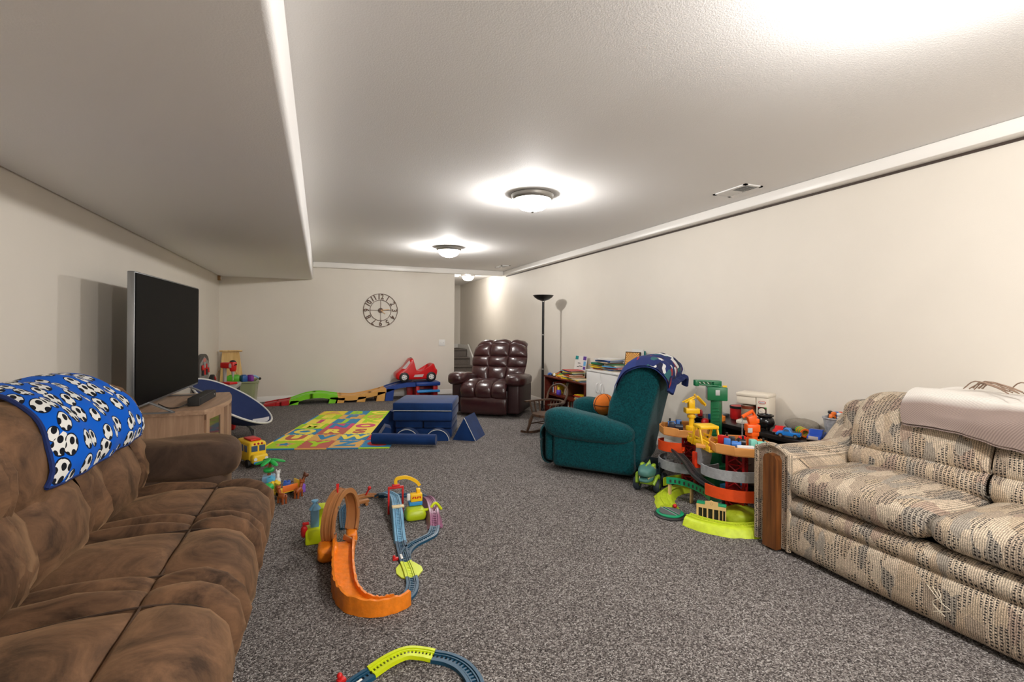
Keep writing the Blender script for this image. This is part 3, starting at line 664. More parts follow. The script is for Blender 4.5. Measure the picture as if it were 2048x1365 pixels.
def PN(off):
    def f(u, v):
        p = nvP(u); x = -.43+.84*v; d = Vector((0, p.y+.42, p.z-.7)).normalized()
        dr = -.14*max(0, (abs(x+.02)-.33)/.1)**1.5 if abs(x+.02) > .33 else 0
        k = .012*math.sin(x*26+u*5)*u+.014*noise.noise(Vector((x*8, u*6, 2)))
        return Vector((x, p.y, p.z+dr*.6))+d*(k+off)
    return f
M_plaid = plaid_mat()
mb = MB(); mb.grid(PN(.0), lsp(40), lsp(40), uv=lambda u, v: (u*nvP.length, v*.8)); mb.build('cloth', M_plaid, nv, ang=80)
mb = MB(); mb.grid(PN(-.015), lsp(40), lsp(40)); mb.build('lining', MATS['navy_fleece'], nv, ang=80)
f0 = PN(-.006)
for k in range(3):
    MB().tube([f0(1-.02*k, v/30)+Vector((0, -.012*k, -.02*k)) for v in range(31)], .016, 8).build('fold', MATS['navy_fleece'], nv)
# ================================================================ television and its stand
M_stand = wood_mat('maple_laminate', (168, 134, 108), (192, 158, 130), 1, 14, .45)
M_stand_v = wood_mat('maple_laminate_upright', (158, 124, 98), (182, 148, 120), 2, 14, .5)
sd = thing('tv_stand', 'light maple television stand with bowed front by the left wall', 'tv stand', (-1.1, 4.92, 0))
y0, y1, xf, xb, zt = 4.36, 5.47, -.82, -1.40, .57
fr = [(xf+.085*math.sin(PI*i/16), y0+(y1-y0)*i/16) for i in range(17)]
MB().prism([(xb, y0)]+fr+[(xb, y1)], zt-.035, zt, 'xy').build('top', M_stand, sd, world=True)
for y in (y0+.012, y1-.012-.02): MB().bx(xb+.01, xf-.01, y, y+.022, .002, zt-.035).build('side_panel', M_stand_v, sd, world=True)
fr2 = [(a-.02, b) for a, b in fr]
MB().prism([(xb+.01, y0+.035)]+fr2[1:-1]+[(xb+.01, y1-.035)], .05, .075, 'xy').build('bottom_shelf', M_stand, sd, world=True)
MB().prism([(xb+.01, y0+.035)]+[(a-.05, b) for a, b in fr2[1:-1]]+[(xb+.01, y1-.035)], .30, .318, 'xy').build('middle_shelf', M_stand, sd, world=True)
MB().bx(xb+.002, xb+.012, y0+.034, y1-.034, .03, zt-.036).build('back_panel', M_stand_v, sd, world=True)
for fa, fb in ((.03, .33), (.67, .97)):      # glazed doors
    pa = Vector((xf+.085*math.sin(PI*fa)-.012, y0+(y1-y0)*fa, 0)); pb = Vector((xf+.085*math.sin(PI*fb)-.012, y0+(y1-y0)*fb, 0)); d = (pb-pa); L = d.length; a = math.atan2(d.y, d.x)
    m = (pa+pb)/2; door = MB()
    for q in (-1, 1): door.box((m.x+math.cos(a)*q*(L/2-.03), m.y+math.sin(a)*q*(L/2-.03), .31), (.06, .02, .44), rz=a)
    for z in (.11, .51): door.box((m.x, m.y, z), (L, .019, .05), rz=a)
    dr = door.build('door', M_stand_v, sd, world=True)
    g = MB().box((m.x, m.y, .31), (L-.12, .004, .36), rz=a).build('pane', mat('door_glass', (140, 144, 142), .05, trans=.9), dr); g.location = -sd.location
    k = MB().ball((m.x+.018, m.y+(L/2-.04)*(1 if fa < .5 else -1), .34), .011).build('knob', M_nickel, dr); k.location = -sd.location
MB().bx(-.775, -.745, y0+.50, y0+.60, .06, zt-.036).build('centre_post', M_stand_v, sd, world=True)

tv = thing('television', 'large black flat-screen television with silver edge on the maple stand', 'television', (-1.16, 4.80, zt))
TVa, TVb = Vector((-1.185, 4.0)), Vector((-1.135, 5.60))
ang = math.atan2(TVb.y-TVa.y, TVb.x-TVa.x); TL = (TVb-TVa).length; mid = (TVa+TVb)/2; zb, zt2 = .645, 1.585
mb = MB().at((mid.x, mid.y, (zb+zt2)/2), ang); mb.rbox((0, 0, 0), (TL, .045, zt2-zb), .006); mb.build('case', mat('silver_bezel', (150, 152, 154), .35, metal=.8), tv, world=True)
mb = MB().at((mid.x, mid.y, (zb+zt2)/2), ang); mb.box((0, -.0245, .004), (TL-.016, .005, zt2-zb-.03)); mb.build('screen', mat('screen_black', (3, 3, 4), .5, spec=.05), tv, world=True)
mb = MB().at((mid.x, mid.y, .9), ang); mb.rbox((0, .05, -.02), (TL*.6, .06, .42), .02); mb.build('rear_housing', mat('black_plastic', (26, 26, 27), .5), tv, world=True)
for q in (-.40, .40):
    mb = MB().at((mid.x, mid.y, 0), ang)
    mb.tube([(q*TL*.8, -.17, zt+.008), (q*TL*.8, -.02, zb+.01)], .009, 8); mb.tube([(q*TL*.8, .15, zt+.008), (q*TL*.8, .02, zb+.01)], .009, 8); mb.box((q*TL*.8, -.01, zt+.006), (.02, .34, .01))
    mb.build('foot', MATS['silver_bezel'], tv, world=True)
sb = thing('soundbar', 'dark grey soundbar lying on the maple stand before the television', 'soundbar', (-.93, 4.86, zt), math.radians(88))
MB().rbox((0, 0, .035), (.56, .085, .066), .006).build('body', mat('charcoal_mesh', (44, 42, 41), .7, bump=.5, bscale=400), sb)
MB().box((0, -.044, .036), (.5, .003, .05)).build('grille', mat('charcoal_grille', (34, 33, 33), .8), sb)
MB().ball((.2, -.046, .036), .004).build('led', M_white, sb)
o = MB().tube(spline([(-1.0, 4.62, zt+.006), (-.97, 4.56, zt+.03), (-1.02, 4.5, zt+.01), (-1.1, 4.53, zt+.006), (-1.18, 4.6, zt+.03)], 8), .004, 6).build('cable', MATS['black_plastic']); tag(o, 'black cable curling behind the soundbar', 'cable')

# ================================================================ floor lamp
M_black = mat('black_enamel', (24, 22, 21), .35)
lp = thing('floor_lamp', 'tall black torchiere floor lamp between maroon recliner and bookcase', 'floor lamp', (3.02, 6.47, 0))
MB().lathe([(0, .002), (.13, .002), (.132, .012), (.12, .022), (.03, .03), (.02, .05), (0, .05)], 32).build('base', M_black, lp)
MB().cyl((0, 0, .03), (0, 0, 1.60), .018, n=16).build('pole', M_black, lp)
for z in (.62, 1.12, 1.605): MB().cyl((0, 0, z-.008), (0, 0, z+.008), .0205, n=16).build('collar', M_nickel, lp)
MB().cyl((0, 0, 1.13), (0, -.03, 1.13), .006, n=10).build('switch', M_black, lp)
MB().lathe([(0, 1.61), (.03, 1.612), (.08, 1.63), (.125, 1.66), (.15, 1.69), (.154, 1.692), (.148, 1.694), (.12, 1.668), (.07, 1.64), (0, 1.63)], 36).build('dish', M_black, lp)

# ================================================================ bookcase and cabinet on the right wall
M_mahog = wood_mat('mahogany', (74, 24, 14), (112, 42, 26), 1, 14, .35)
bc = thing('bookcase', 'low mahogany two-shelf bookcase with scalloped back rail', 'bookcase', (3.15, 5.8, 0))
bx0, bx1, by0, by1, bz = 3.0, 3.3, 5.22, 6.36, .545
MB().rbx(bx0-.012, bx1, by0-.012, by1+.012, bz-.022, bz, .005).build('top', M_mahog, bc, world=True)
for y in (by0, by1-.022): MB().bx(bx0, bx1, y, y+.022, .002, bz-.022).build('side_panel', M_mahog, bc, world=True)
for z in (.05, .285): MB().bx(bx0+.004, bx1-.01, by0+.022, by1-.022, z, z+.02).build('shelf', M_mahog, bc, world=True)
MB().bx(bx0+.008, bx0+.024, by0+.022, by1-.022, .002, .05).build('kick_board', M_mahog, bc, world=True)
MB().bx(bx1-.01, bx1-.002, by0, by1, .01, bz-.022).build('back_panel', M_mahog, bc, world=True)
rail = [(by0, bz)]+[(by0+(by1-by0)*i/40, bz+.055+.03*math.sin(PI*i/40)**2+.012*math.cos(i/40*PI*6)) for i in range(41)]+[(by1, bz)]
MB().prism(rail, bx1-.02, bx1-.002, 'yz').build('back_rail', M_mahog, bc, world=True)
for y in (by0, by1-.016): MB().prism([(bx0+.12, bz), (bx1-.02, bz), (bx1-.02, bz+.065), (bx0+.2, bz+.03)], y, y+.016, 'xz').build('end_rail', M_mahog, bc, world=True)
cb = thing('white_cabinet', 'white two-door cabinet between the bookcase and the teal recliner', 'cabinet', (3.13, 4.78, 0))
cx0, cx1, cy0, cy1, cz = 2.95, 3.3, 4.47, 5.10, .735
MB().rbx(cx0+.02, cx1, cy0, cy1, .05, cz-.02, .003).build('body', M_white, cb, world=True)
MB().rbx(cx0-.004, cx1, cy0-.006, cy1+.006, cz-.02, cz, .003).build('top', M_white, cb, world=True)
MB().bx(cx0+.04, cx1, cy0+.01, cy1-.01, .002, .05).build('plinth', M_white, cb, world=True)
ym = (cy0+cy1)/2
for a, b_, s in ((cy0+.003, ym-.002, 1), (ym+.002, cy1-.003, -1)):
    d_ = MB().rbx(cx0, cx0+.018, a, b_, .055, cz-.026, .003).build('door', M_white, cb, world=True)
    yh = ym-.045 if s == 1 else ym+.045
    h = MB().tube(spline([(cx0-.001, yh, .485), (cx0-.022, yh, .50), (cx0-.028, yh, .54), (cx0-.022, yh, .58), (cx0-.001, yh, .595)], 5), [.006+.004*math.sin(PI*k/20) for k in range(21)], 8).build('handle', M_white, d_); h.location = -cb.location

# books -------------------------------------------------------------
PAGE = mat('paper_edge', (232, 224, 206), .9, var=.06, vscale=200, stretch=(1, 1, 30))
BCOL = {'red': (188, 44, 38), 'blue': (28, 92, 178), 'green': (52, 128, 76), 'yellow': (238, 200, 40), 'orange': (228, 120, 40), 'white': (226, 224, 220), 'teal': (30, 140, 140), 'black': (34, 32, 34), 'brown': (110, 72, 46), 'purple': (96, 58, 150), 'pink': (216, 110, 140), 'sky-blue': (96, 170, 220), 'grey': (130, 130, 130), 'cream': (228, 214, 180)}
def book(loc, size, rz, col, label, group=None, ry=0, rx=0):
    """size = (length along spine, width, thickness), lying flat, spine on -y side"""
    L_, W_, T_ = size; c = mat('cover_'+col, BCOL[col], .4)
    t = thing('book', label, 'book', loc, rz, group); t.rotation_euler = (rx, ry, rz)
    e = .0024
    mb = MB(); mb.box((0, 0, e/2), (L_, W_, e)); mb.box((0, 0, T_-e/2), (L_, W_, e)); mb.box((0, -W_/2+e/2, T_/2), (L_, e, T_-.0004)); mb.build('cover', c, t, smooth=False)
    MB().box((0, .002, T_/2), (L_-.008, W_-.006, T_-2*e)).build('pages', PAGE, t, smooth=False)
    return t
ORD = ['topmost', 'second', 'third', 'fourth', 'fifth', 'sixth', 'seventh', 'eighth', 'ninth', 'tenth', 'eleventh', 'twelfth', 'thirteenth', 'fourteenth']
rb = random.Random(11)
def stack(x, y, z, cols, where, rz0=-PI/2, sz=(.26, .21)):
    n = len(cols); h = z+.0005
    for i, c in enumerate(cols):          # bottom up
        T_ = rb.choice([.006, .008, .010, .014]); L_ = sz[0]*rb.uniform(.85, 1.08); W_ = sz[1]*rb.uniform(.85, 1.08)
        k = n-1-i; pos = ORD[k] if k == 0 else ORD[k]+' from the top'
        book((x+rb.uniform(-.012, .012), y+rb.uniform(-.02, .02), h), (L_, W_, T_), rz0+rb.uniform(-.22, .22), c, f'{c} book, {pos}, in the {where}', where)
        h += T_+.0004
    return h
zb_ = bz
stack(3.125, 5.74, zb_, ['yellow', 'green', 'white', 'orange', 'green', 'red', 'white', 'teal', 'yellow', 'sky-blue', 'white', 'red'], 'taller pile on the bookcase')
stack(3.10, 5.46, zb_, ['sky-blue', 'yellow', 'cream'], 'low pile at the bookcase right end', -PI/2, (.2, .18))
stack(3.10, 5.985, zb_, ['cream', 'orange', 'yellow'], 'low pile at the bookcase middle', -PI/2, (.2, .17))
hc = stack(3.12, 4.975, cz, ['orange', 'black', 'yellow', 'white', 'yellow', 'black', 'green', 'teal'], 'left pile on the white cabinet', -PI/2, (.26, .22))
hd = stack(3.12, 4.725, cz, ['cream', 'blue', 'white', 'grey', 'red', 'sky-blue', 'cream', 'green'], 'right pile on the white cabinet', -PI/2, (.22, .2))
hh = max(hc, hd)
stack(3.12, 4.87, hh, ['brown', 'cream', 'blue', 'blue', 'white'], 'top pile bridging both cabinet piles', -PI/2, (.3, .22))
# standing activity-book behind the pile
ab = thing('activity_book', 'tall white activity book with coloured corners propped on the bookcase', 'book', (3.235, 5.80, zb_+.005), PI/2)
ab.rotation_euler = (math.radians(82), 0, -PI/2)
MB().box((0, .15, -.006), (.30, .30, .012)).build('cover', mat('cover_white', BCOL['white'], .4), ab, smooth=False)
for (x, y, w_, h_, c) in ((-.105, .27, .08, .05, 'teal'), (.105, .27, .08, .05, 'purple'), (.115, .2, .06, .06, 'sky-blue'), (.115, .14, .06, .04, 'purple'), (.1, .06, .09, .07, 'yellow')):
    MB().box((x, y, .0005), (w_, h_, .001)).build('printed_panel', mat('cover_'+c, BCOL[c], .4), ab, smooth=False)
mb = MB()
for (x, y, w_) in ((-.03, .2, .07), (.02, .16, .09), (-.05, .15, .05), (0, .11, .12)): mb.box((x, y, .0008), (w_, .008, .001))
mb.build('printed_line', mat('print_black', (40, 40, 44), .5), ab, smooth=False)
# framed picture on the cabinet
pf_ = thing('framed_picture', 'small dark-framed golden picture of seated figures on the white cabinet', 'picture', (3.17, 4.52, cz+.001))
pf_.rotation_euler = (math.radians(80), 0, -PI/2+.35)
def icon_mat():
    m = bpy.data.materials.new('golden_print'); m.use_nodes = True; nt = m.node_tree; b = nt.nodes['Principled BSDF']; b.inputs['Roughness'].default_value = .3
    tc = nd(nt, 'ShaderNodeTexCoord'); mp = nd(nt, 'ShaderNodeMapping'); mp.inputs['Location'].default_value = (0, -.13, 0); nt.links.new(tc.outputs['Object'], mp.inputs[0])
    g = nd(nt, 'ShaderNodeTexGradient', gradient_type='RADIAL'); nt.links.new(mp.outputs[0], g.inputs[0])
    w_ = nd(nt, 'ShaderNodeMath', operation='SINE'); mu = nd(nt, 'ShaderNodeMath', operation='MULTIPLY'); mu.inputs[1].default_value = 180; nt.links.new(g.outputs[1], mu.inputs[0]); nt.links.new(mu.outputs[0], w_.inputs[0])
    r = nd(nt, 'ShaderNodeValToRGB'); r.color_ramp.elements[0].color = (*lin((150, 84, 30)), 1); r.color_ramp.elements[1].color = (*lin((240, 190, 110)), 1); mr = nd(nt, 'ShaderNodeMapRange'); mr.inputs['From Min'].default_value = -1; nt.links.new(w_.outputs[0], mr.inputs[0]); nt.links.new(mr.outputs[0], r.inputs[0]); nt.links.new(r.outputs[0], b.inputs['Base Color']); return m
MB().box((0, .115, -.008), (.19, .23, .016)).build('frame', mat('dark_frame', (46, 30, 22), .4), pf_)
MB().box((0, .118, .0006), (.172, .205, .0016)).build('print', icon_mat(), pf_)
mb = MB()
for (x, y, s) in ((.02, .10, 1.2), (-.03, .07, .8), (.05, .065, .7), (-.055, .06, .7)):
    mb.prism([(x-.016*s, y-.04*s), (x+.016*s, y-.04*s), (x+.012*s, y+.01*s), (x+.006*s, y+.018*s), (x+.006*s, y+.03*s), (x-.006*s, y+.03*s), (x-.006*s, y+.018*s), (x-.012*s, y+.01*s)], .0015, .0022)
mb.build('printed_figure', mat('print_cream', (224, 196, 150), .5), pf_, smooth=False)
MB().box((0, .03, .0018), (.17, .035, .0012)).build('printed_ground', mat('print_umber', (60, 40, 26), .5), pf_, smooth=False)
for k, (dx, c, h_) in enumerate(((.03, 'white', .25), (.05, 'teal', .235))):
    book((3.235+dx, 4.52, cz+.004+h_/2), (h_, .2, .012), 0, c, f'thin {c} book standing behind the framed picture', None, ry=-PI/2+.06)
# shelf contents
xs = 3.06
def upright(y, z, h, w_, T_, c, label, group, lean=0):
    t = book((xs+.115, y, z+.0006), (h, w_, T_), 0, c, label, group); t.rotation_euler = (PI/2, -PI/2, 0)
    # standing: length -> up, thickness -> along y, spine toward the room
    t.rotation_euler = Matrix(((0, 1, 0), (0, 0, 1), (1, 0, 0))).to_euler() if not lean else (Matrix.Rotation(lean, 3, 'X') @ Matrix(((0, 1, 0), (0, 0, 1), (1, 0, 0)))).to_euler()
    t.location = (xs+.1, y, z+.0006+h/2*math.cos(lean)+T_*abs(math.sin(lean)))
    return t
cl = ['brown', 'white', 'purple', 'green', 'cream', 'grey', 'green', 'cream', 'brown', 'white', 'teal', 'red', 'grey', 'cream', 'black', 'brown', 'orange', 'white']
y = 5.42
for i, c in enumerate(cl):
    T_ = rb.choice([.012, .018, .024]); h_ = rb.uniform(.16, .2)
    upright(y, .0705, h_, .17, T_, c, f'{c} upright book, {ORD[i] if i else "first"} from the right on the bottom shelf' if i < 14 else f'{c} upright book, {["fifteenth","sixteenth","seventeenth","eighteenth"][i-14]} from the right on the bottom shelf', 'upright books on the bottom shelf'); y += T_+.004
stack(3.14, 5.46, .3055, ['yellow', 'white', 'cream', 'white', 'yellow', 'red', 'yellow'], 'book pile on the middle shelf', -PI/2, (.22, .19))
y = 5.80
for i, c in enumerate(['brown', 'cream', 'grey', 'cream', 'brown']):
    T_ = .014; upright(y, .3055, .185, .17, T_, c, f'{c} leaning magazine, {ORD[i] if i else "first"} from the right on the middle shelf', 'leaning magazines on the middle shelf', lean=.42); y += .022
y = 6.11
for i, c in enumerate(['yellow', 'red', 'cream', 'orange', 'red', 'white', 'sky-blue']):
    T_ = rb.choice([.014, .02, .026]); upright(y, .3055, rb.uniform(.13, .17), .15, T_, c, f'{c} small upright book, {ORD[i] if i else "first"} from the right beside the purple jar', 'small upright books on the middle shelf'); y += T_+.004
pj = thing('toy_jar', 'small purple and white jar on the middle shelf', 'jar', (3.06, 6.03, .3056))
MB().lathe([(0, 0), (.03, 0), (.034, .01), (.034, .05), (.026, .066), (0, .066)], 20).build('jar', plastic('violet', (92, 70, 190)), pj); MB().lathe([(0, .067), (.02, .067), (.02, .08), (.012, .1), (0, .1)], 16).build('lid', plastic('yellow', (240, 206, 30)), pj)
# little toys on the bookcase top
for i, (x, y, c, nm) in enumerate(((3.05, 6.28, (60, 110, 200), 'blue'), (3.08, 6.20, (240, 200, 40), 'yellow'), (3.04, 6.13, (230, 230, 230), 'white'), (3.14, 6.14, (60, 160, 90), 'green'), (3.17, 6.25, (230, 120, 50), 'orange'))):
    t = thing('toy_car', f'tiny {nm} toy car on the far end of the bookcase top', 'toy car', (x, y, bz+.0005), .6*i, 'tiny toy cars on the bookcase')
    mb = MB(); mb.rbox((0, 0, .017), (.075, .034, .018), .005); mb.rbox((-.005, 0, .032), (.04, .03, .016), .006); mb.build('body', plastic('toy_'+nm, c), t)
    for a in (-.022, .022):
        for s in (-.017, .017): MB().cyl((a, s-.003, .009), (a, s+.003, .009), .009, n=12).build('wheel', MATS['black_plastic'], t)

# ================================================================ child's rocking chair
M_oldwood = wood_mat('worn_wood', (50, 34, 24), (96, 68, 48), 2, 14, .45)
rk = thing('rocking_chair', 'worn wooden child rocking chair with bow back', 'chair', (2.42, 5.07, 0), math.radians(112))
# local +y is the front
seat = [(.17*math.cos(a)*(1+.12*math.sin(a)), .16*math.sin(a)) for a in [2*PI*k/28 for k in range(28)]]
MB().prism(seat, .218, .243, 'xy').build('seat', M_oldwood, rk)
for s in (-1, 1):
    for yy, sp in ((.11, .05), (-.10, -.06)):
        MB().tube([(s*.115, yy, .22), (s*.135, yy+sp*.4, .15), (s*.14, yy+sp*.6, .1), (s*.155, yy+sp, .03)], [.016, .021, .016, .013], 8).build('leg', M_oldwood, rk)
    MB().sweep([(-.009, 0), (.009, 0), (.009, .026), (-.009, .026)], spline([(s*.155, -.30, .045), (s*.155, -.16, .012), (s*.155, 0, .002), (s*.155, .14, .01), (s*.155, .26, .036)], 6)).build('rocker', M_oldwood, rk)
    MB().tube([(s*.14, .13, .12), (s*.14, -.14, .12)], .008, 7).build('stretcher', M_oldwood, rk)
    arm = spline([(s*.18, .17, .375), (s*.185, .05, .37), (s*.175, -.07, .37), (s*.11, -.155, .375), (0, -.185, .378)], 6)
    MB().sweep([(-.02, -.008), (.02, -.008), (.02, .008), (-.02, .008)], arm).build('arm_rail', M_oldwood, rk)
    for yy in (.09, .02, -.06): MB().tube([(s*.15, yy*.9, .24), (s*.18, yy, .37)], .010, 7).build('arm_spindle', M_oldwood, rk)
MB().tube([(-.14, .0, .115), (.14, .0, .115)], .008, 7).build('stretcher', M_oldwood, rk)
MB().tube(spline([(-.135, -.15, .37), (-.145, -.185, .45), (-.11, -.215, .525), (0, -.23, .56), (.11, -.215, .525), (.145, -.185, .45), (.135, -.15, .37)], 7), .012, 8).build('bow', M_oldwood, rk)
for x in (-.09, -.045, 0, .045, .09): MB().tube([(x*.8, -.125, .24), (x, -.18, .375)], .006, 7).build('back_spindle', M_oldwood, rk)

# ================================================================ alphabet foam mat
FC = {'y': (238, 214, 60), 'g': (172, 214, 30), 'b': (52, 132, 178), 't': (222, 172, 92), 'm': (190, 96, 84), 'p': (214, 76, 120), 'l': (246, 226, 90), 'r': (206, 44, 40)}
rows = [[('A', 'y', 't'), ('B', 'b', 'g'), ('C', 'g', 'l'), ('D', 'y', 'b')], [('E', 'g', 'l'), ('F', 't', 'b'), ('G', 'g', 't'), ('H', 'b', 'y')], [('I', 'l', 'p'), ('J', 'b', 'g'), ('K', 'l', 'g'), ('L', 'm', 'y')],
        [('M', 'g', 'l'), ('N', 'p', 'b'), ('O', 'l', 'p'), ('P', 'b', 'l')], [('Q', 'b', 'l'), ('R', 'm', 'l'), ('S', 'l', 'm'), ('T', 'y', 'b')], [('U', 'l', 'm'), ('V', 't', 'b'), ('W', 'b', 'l'), ('X', 'r', 't')], [('*', 'g', 't'), ('Y', 'm', 'g'), ('Z', 't', 'b'), ('C', 'b', 'r')]]
am = thing('alphabet_mat', 'colourful interlocking foam alphabet play mat on the carpet', 'play mat', (-.519, 5.38, 0), math.radians(-16.3))
def foam(c): return mat('foam_'+c, FC[c], .85, bump=.15, bscale=200)
TS = .308
def tile_outline():
    n = 4; k = .012; pts = []
    for side in range(4):
        for i in range(n):
            for f, o in ((0, -1), (.5, -1), (.5, 1), (1, 1)):
                t = -TS/2+TS*(i+f)/n; pts.append((t, o))
        # rotate per side below
    out = []
    for side in range(4):
        a = side*PI/2
        for (t, o) in pts[side*16:(side+1)*16]:
            t2 = max(-TS/2+.004, min(TS/2-.004, t)); d = TS/2-.001-(k if o < 0 else 0)
            x, y = t2, -d; out.append((x*math.cos(a)-y*math.sin(a), x*math.sin(a)+y*math.cos(a)))
    return out
# each tile: square plate; the toothed border pieces show its joints
for r_, row in enumerate(rows):
    for c_, (ch, bg, fg) in enumerate(row):
        cx, cy = TS*(c_+.5), TS*(6-r_+.5)
        mb = MB(); mb.at((cx, cy, 0)); mb.rbox((0, 0, .006), (TS-.003, TS-.003, .012), .003, 1)
        if c_ < 3:
            for k in range(5): mb.box((TS/2, -TS/2+TS*(k+.5)/5, .0061), (.024, .028, .0123))
        if r_ > 0:
            for k in range(5): mb.box((-TS/2+TS*(k+.5)/5, TS/2, .0062), (.028, .024, .0125))
        o = mb.build('tile', foam(bg), am, smooth=False)
        T = Matrix.Translation((cx, cy, .0125))
        if ch == '*':
            st_ = [( (.11 if k % 2 == 0 else .062)*math.sin(k*PI/5), (.11 if k % 2 == 0 else .062)*math.cos(k*PI/5)) for k in range(10)]
            MB().at((cx, cy, 0)).prism(st_, .0118, .0145).build('star', foam('t'), o, smooth=False)
            MB().at((cx, cy, 0)).prism([(x*.6, y*.6) for x, y in st_], .0118, .0152).build('star', foam('b'), o, smooth=False)
        else:
            MB().text(ch, .285, .004, .014, T).build('letter', foam(fg), o, smooth=False)
        # outer edging strips
edge_c = ['b', 't', 'b', 'g', 'b', 'y', 't']
for c_ in range(4): MB().rbx(TS*c_, TS*(c_+1)-.002, -.026, -.002, 0, .012, .003, 1).build('edging', foam(edge_c[c_]), am, smooth=False)
for r_ in range(7): MB().rbx(-.024, -.002, TS*(6-r_), TS*(7-r_)-.002, 0, .012, .003, 1).build('edging', foam(edge_c[(r_*3+1) % 7]), am, smooth=False)

# ================================================================ blue foam play blocks
M_velv = mat('blue_velvet', (8, 46, 98), .7, var=.25, vscale=7, sheen=.18, spec=.25, bump=.1, bscale=90)
M_pipe = mat('white_piping', (214, 214, 210), .6)
fa_ = math.radians(-21.4)
FO = Vector((1.04, 5.30, 0))     # front centre of the stack on the floor
ex, ey = Vector((math.cos(fa_), math.sin(fa_), 0)), Vector((-math.sin(fa_), math.cos(fa_), 0))
def fpos(x, y, z=0): return FO+ex*x+ey*y+Vector((0, 0, z))
GR = 'blue velvet foam play blocks'
def slab(x, y, z, sx, sy, sz, label, piping=None, rz=0, name='foam_slab'):
    t = thing(name, label, 'foam block', fpos(x, y, z), fa_+rz, GR)
    MB().rbox((0, 0, sz/2), (sx, sy, sz-.001), .018, 3).build('block', M_velv, t)
    if piping: MB().tube([(-sx/2+.01, -sy/2-.001, piping), (sx/2-.01, -sy/2-.001, piping)], .0035, 6).build('piping', M_pipe, t)
    return t
slab(0, .36, 0, .62, .56, .105, 'blue velvet slab at the very bottom of the foam stack')
slab(-.16, .34, .106, .30, .56, .088, 'left blue velvet block of the second layer in the foam stack')
slab(.155, .34, .106, .31, .56, .088, 'right blue velvet block of the second layer in the foam stack')
slab(0, .32, .195, .645, .63, .108, 'thick blue velvet slab just under the top of the foam stack')
slab(0, .32, .304, .65, .64, .092, 'topmost blue velvet slab of the foam stack with white piping', .006)
def arch(x, y, label):
    t = thing('foam_arch', label, 'foam block', fpos(x, y), fa_, GR)
    pr = [(.125*math.cos(PI*k/20), .118*math.sin(PI*k/20)+.001) for k in range(21)]
    MB().prism(pr, -.06, .06, 'xz').build('block', M_velv, t)
    MB().tube([(a*.99, -.061, b) for a, b in pr], .0035, 6).build('piping', M_pipe, t)
arch(-.155, -.01, 'left half-round blue foam arch in front of the stack'); arch(.175, -.01, 'right half-round blue foam arch in front of the stack')
t = thing('foam_roller', 'long blue velvet half-round foam roller lying in front of the stack', 'foam block', fpos(-.13, -.30, .0158), fa_-.06, GR)
MB().prism([(.055*math.cos(2*PI*k/24)*.95, .055*math.sin(2*PI*k/24)+.0552) for k in range(24)], -.33, .33, 'yz').build('block', M_velv, t)
def wedge(x, y, poly, depth, rz, label, pipe=True):
    t = thing('foam_wedge', label, 'foam block', fpos(x, y, 0 if pipe else .0158), fa_+rz, GR)
    MB().prism(poly, -depth/2, depth/2, 'xz').build('block', M_velv, t)
    if pipe: MB().tube([(poly[1][0], -depth/2-.001, poly[1][1]+.004), (poly[2][0], -depth/2-.001, poly[2][1]-.004)], .0035, 6).build('piping', M_pipe, t)
wedge(.50, .12, [(-.13, .001), (.13, .001), (.0, .25)], .34, -.25, 'blue foam triangle standing right of the stack')
wedge(-.46, .46, [(-.16, .001), (.13, .001), (.13, .24), (.05, .26)], .56, .04, 'large blue foam ramp leaning on the left of the stack', False)
wedge(-.40, -.02, [(-.09, .001), (.06, .001), (.06, .12), (.0, .14)], .2, .3, 'small blue foam wedge tucked between ramp and stack', False)

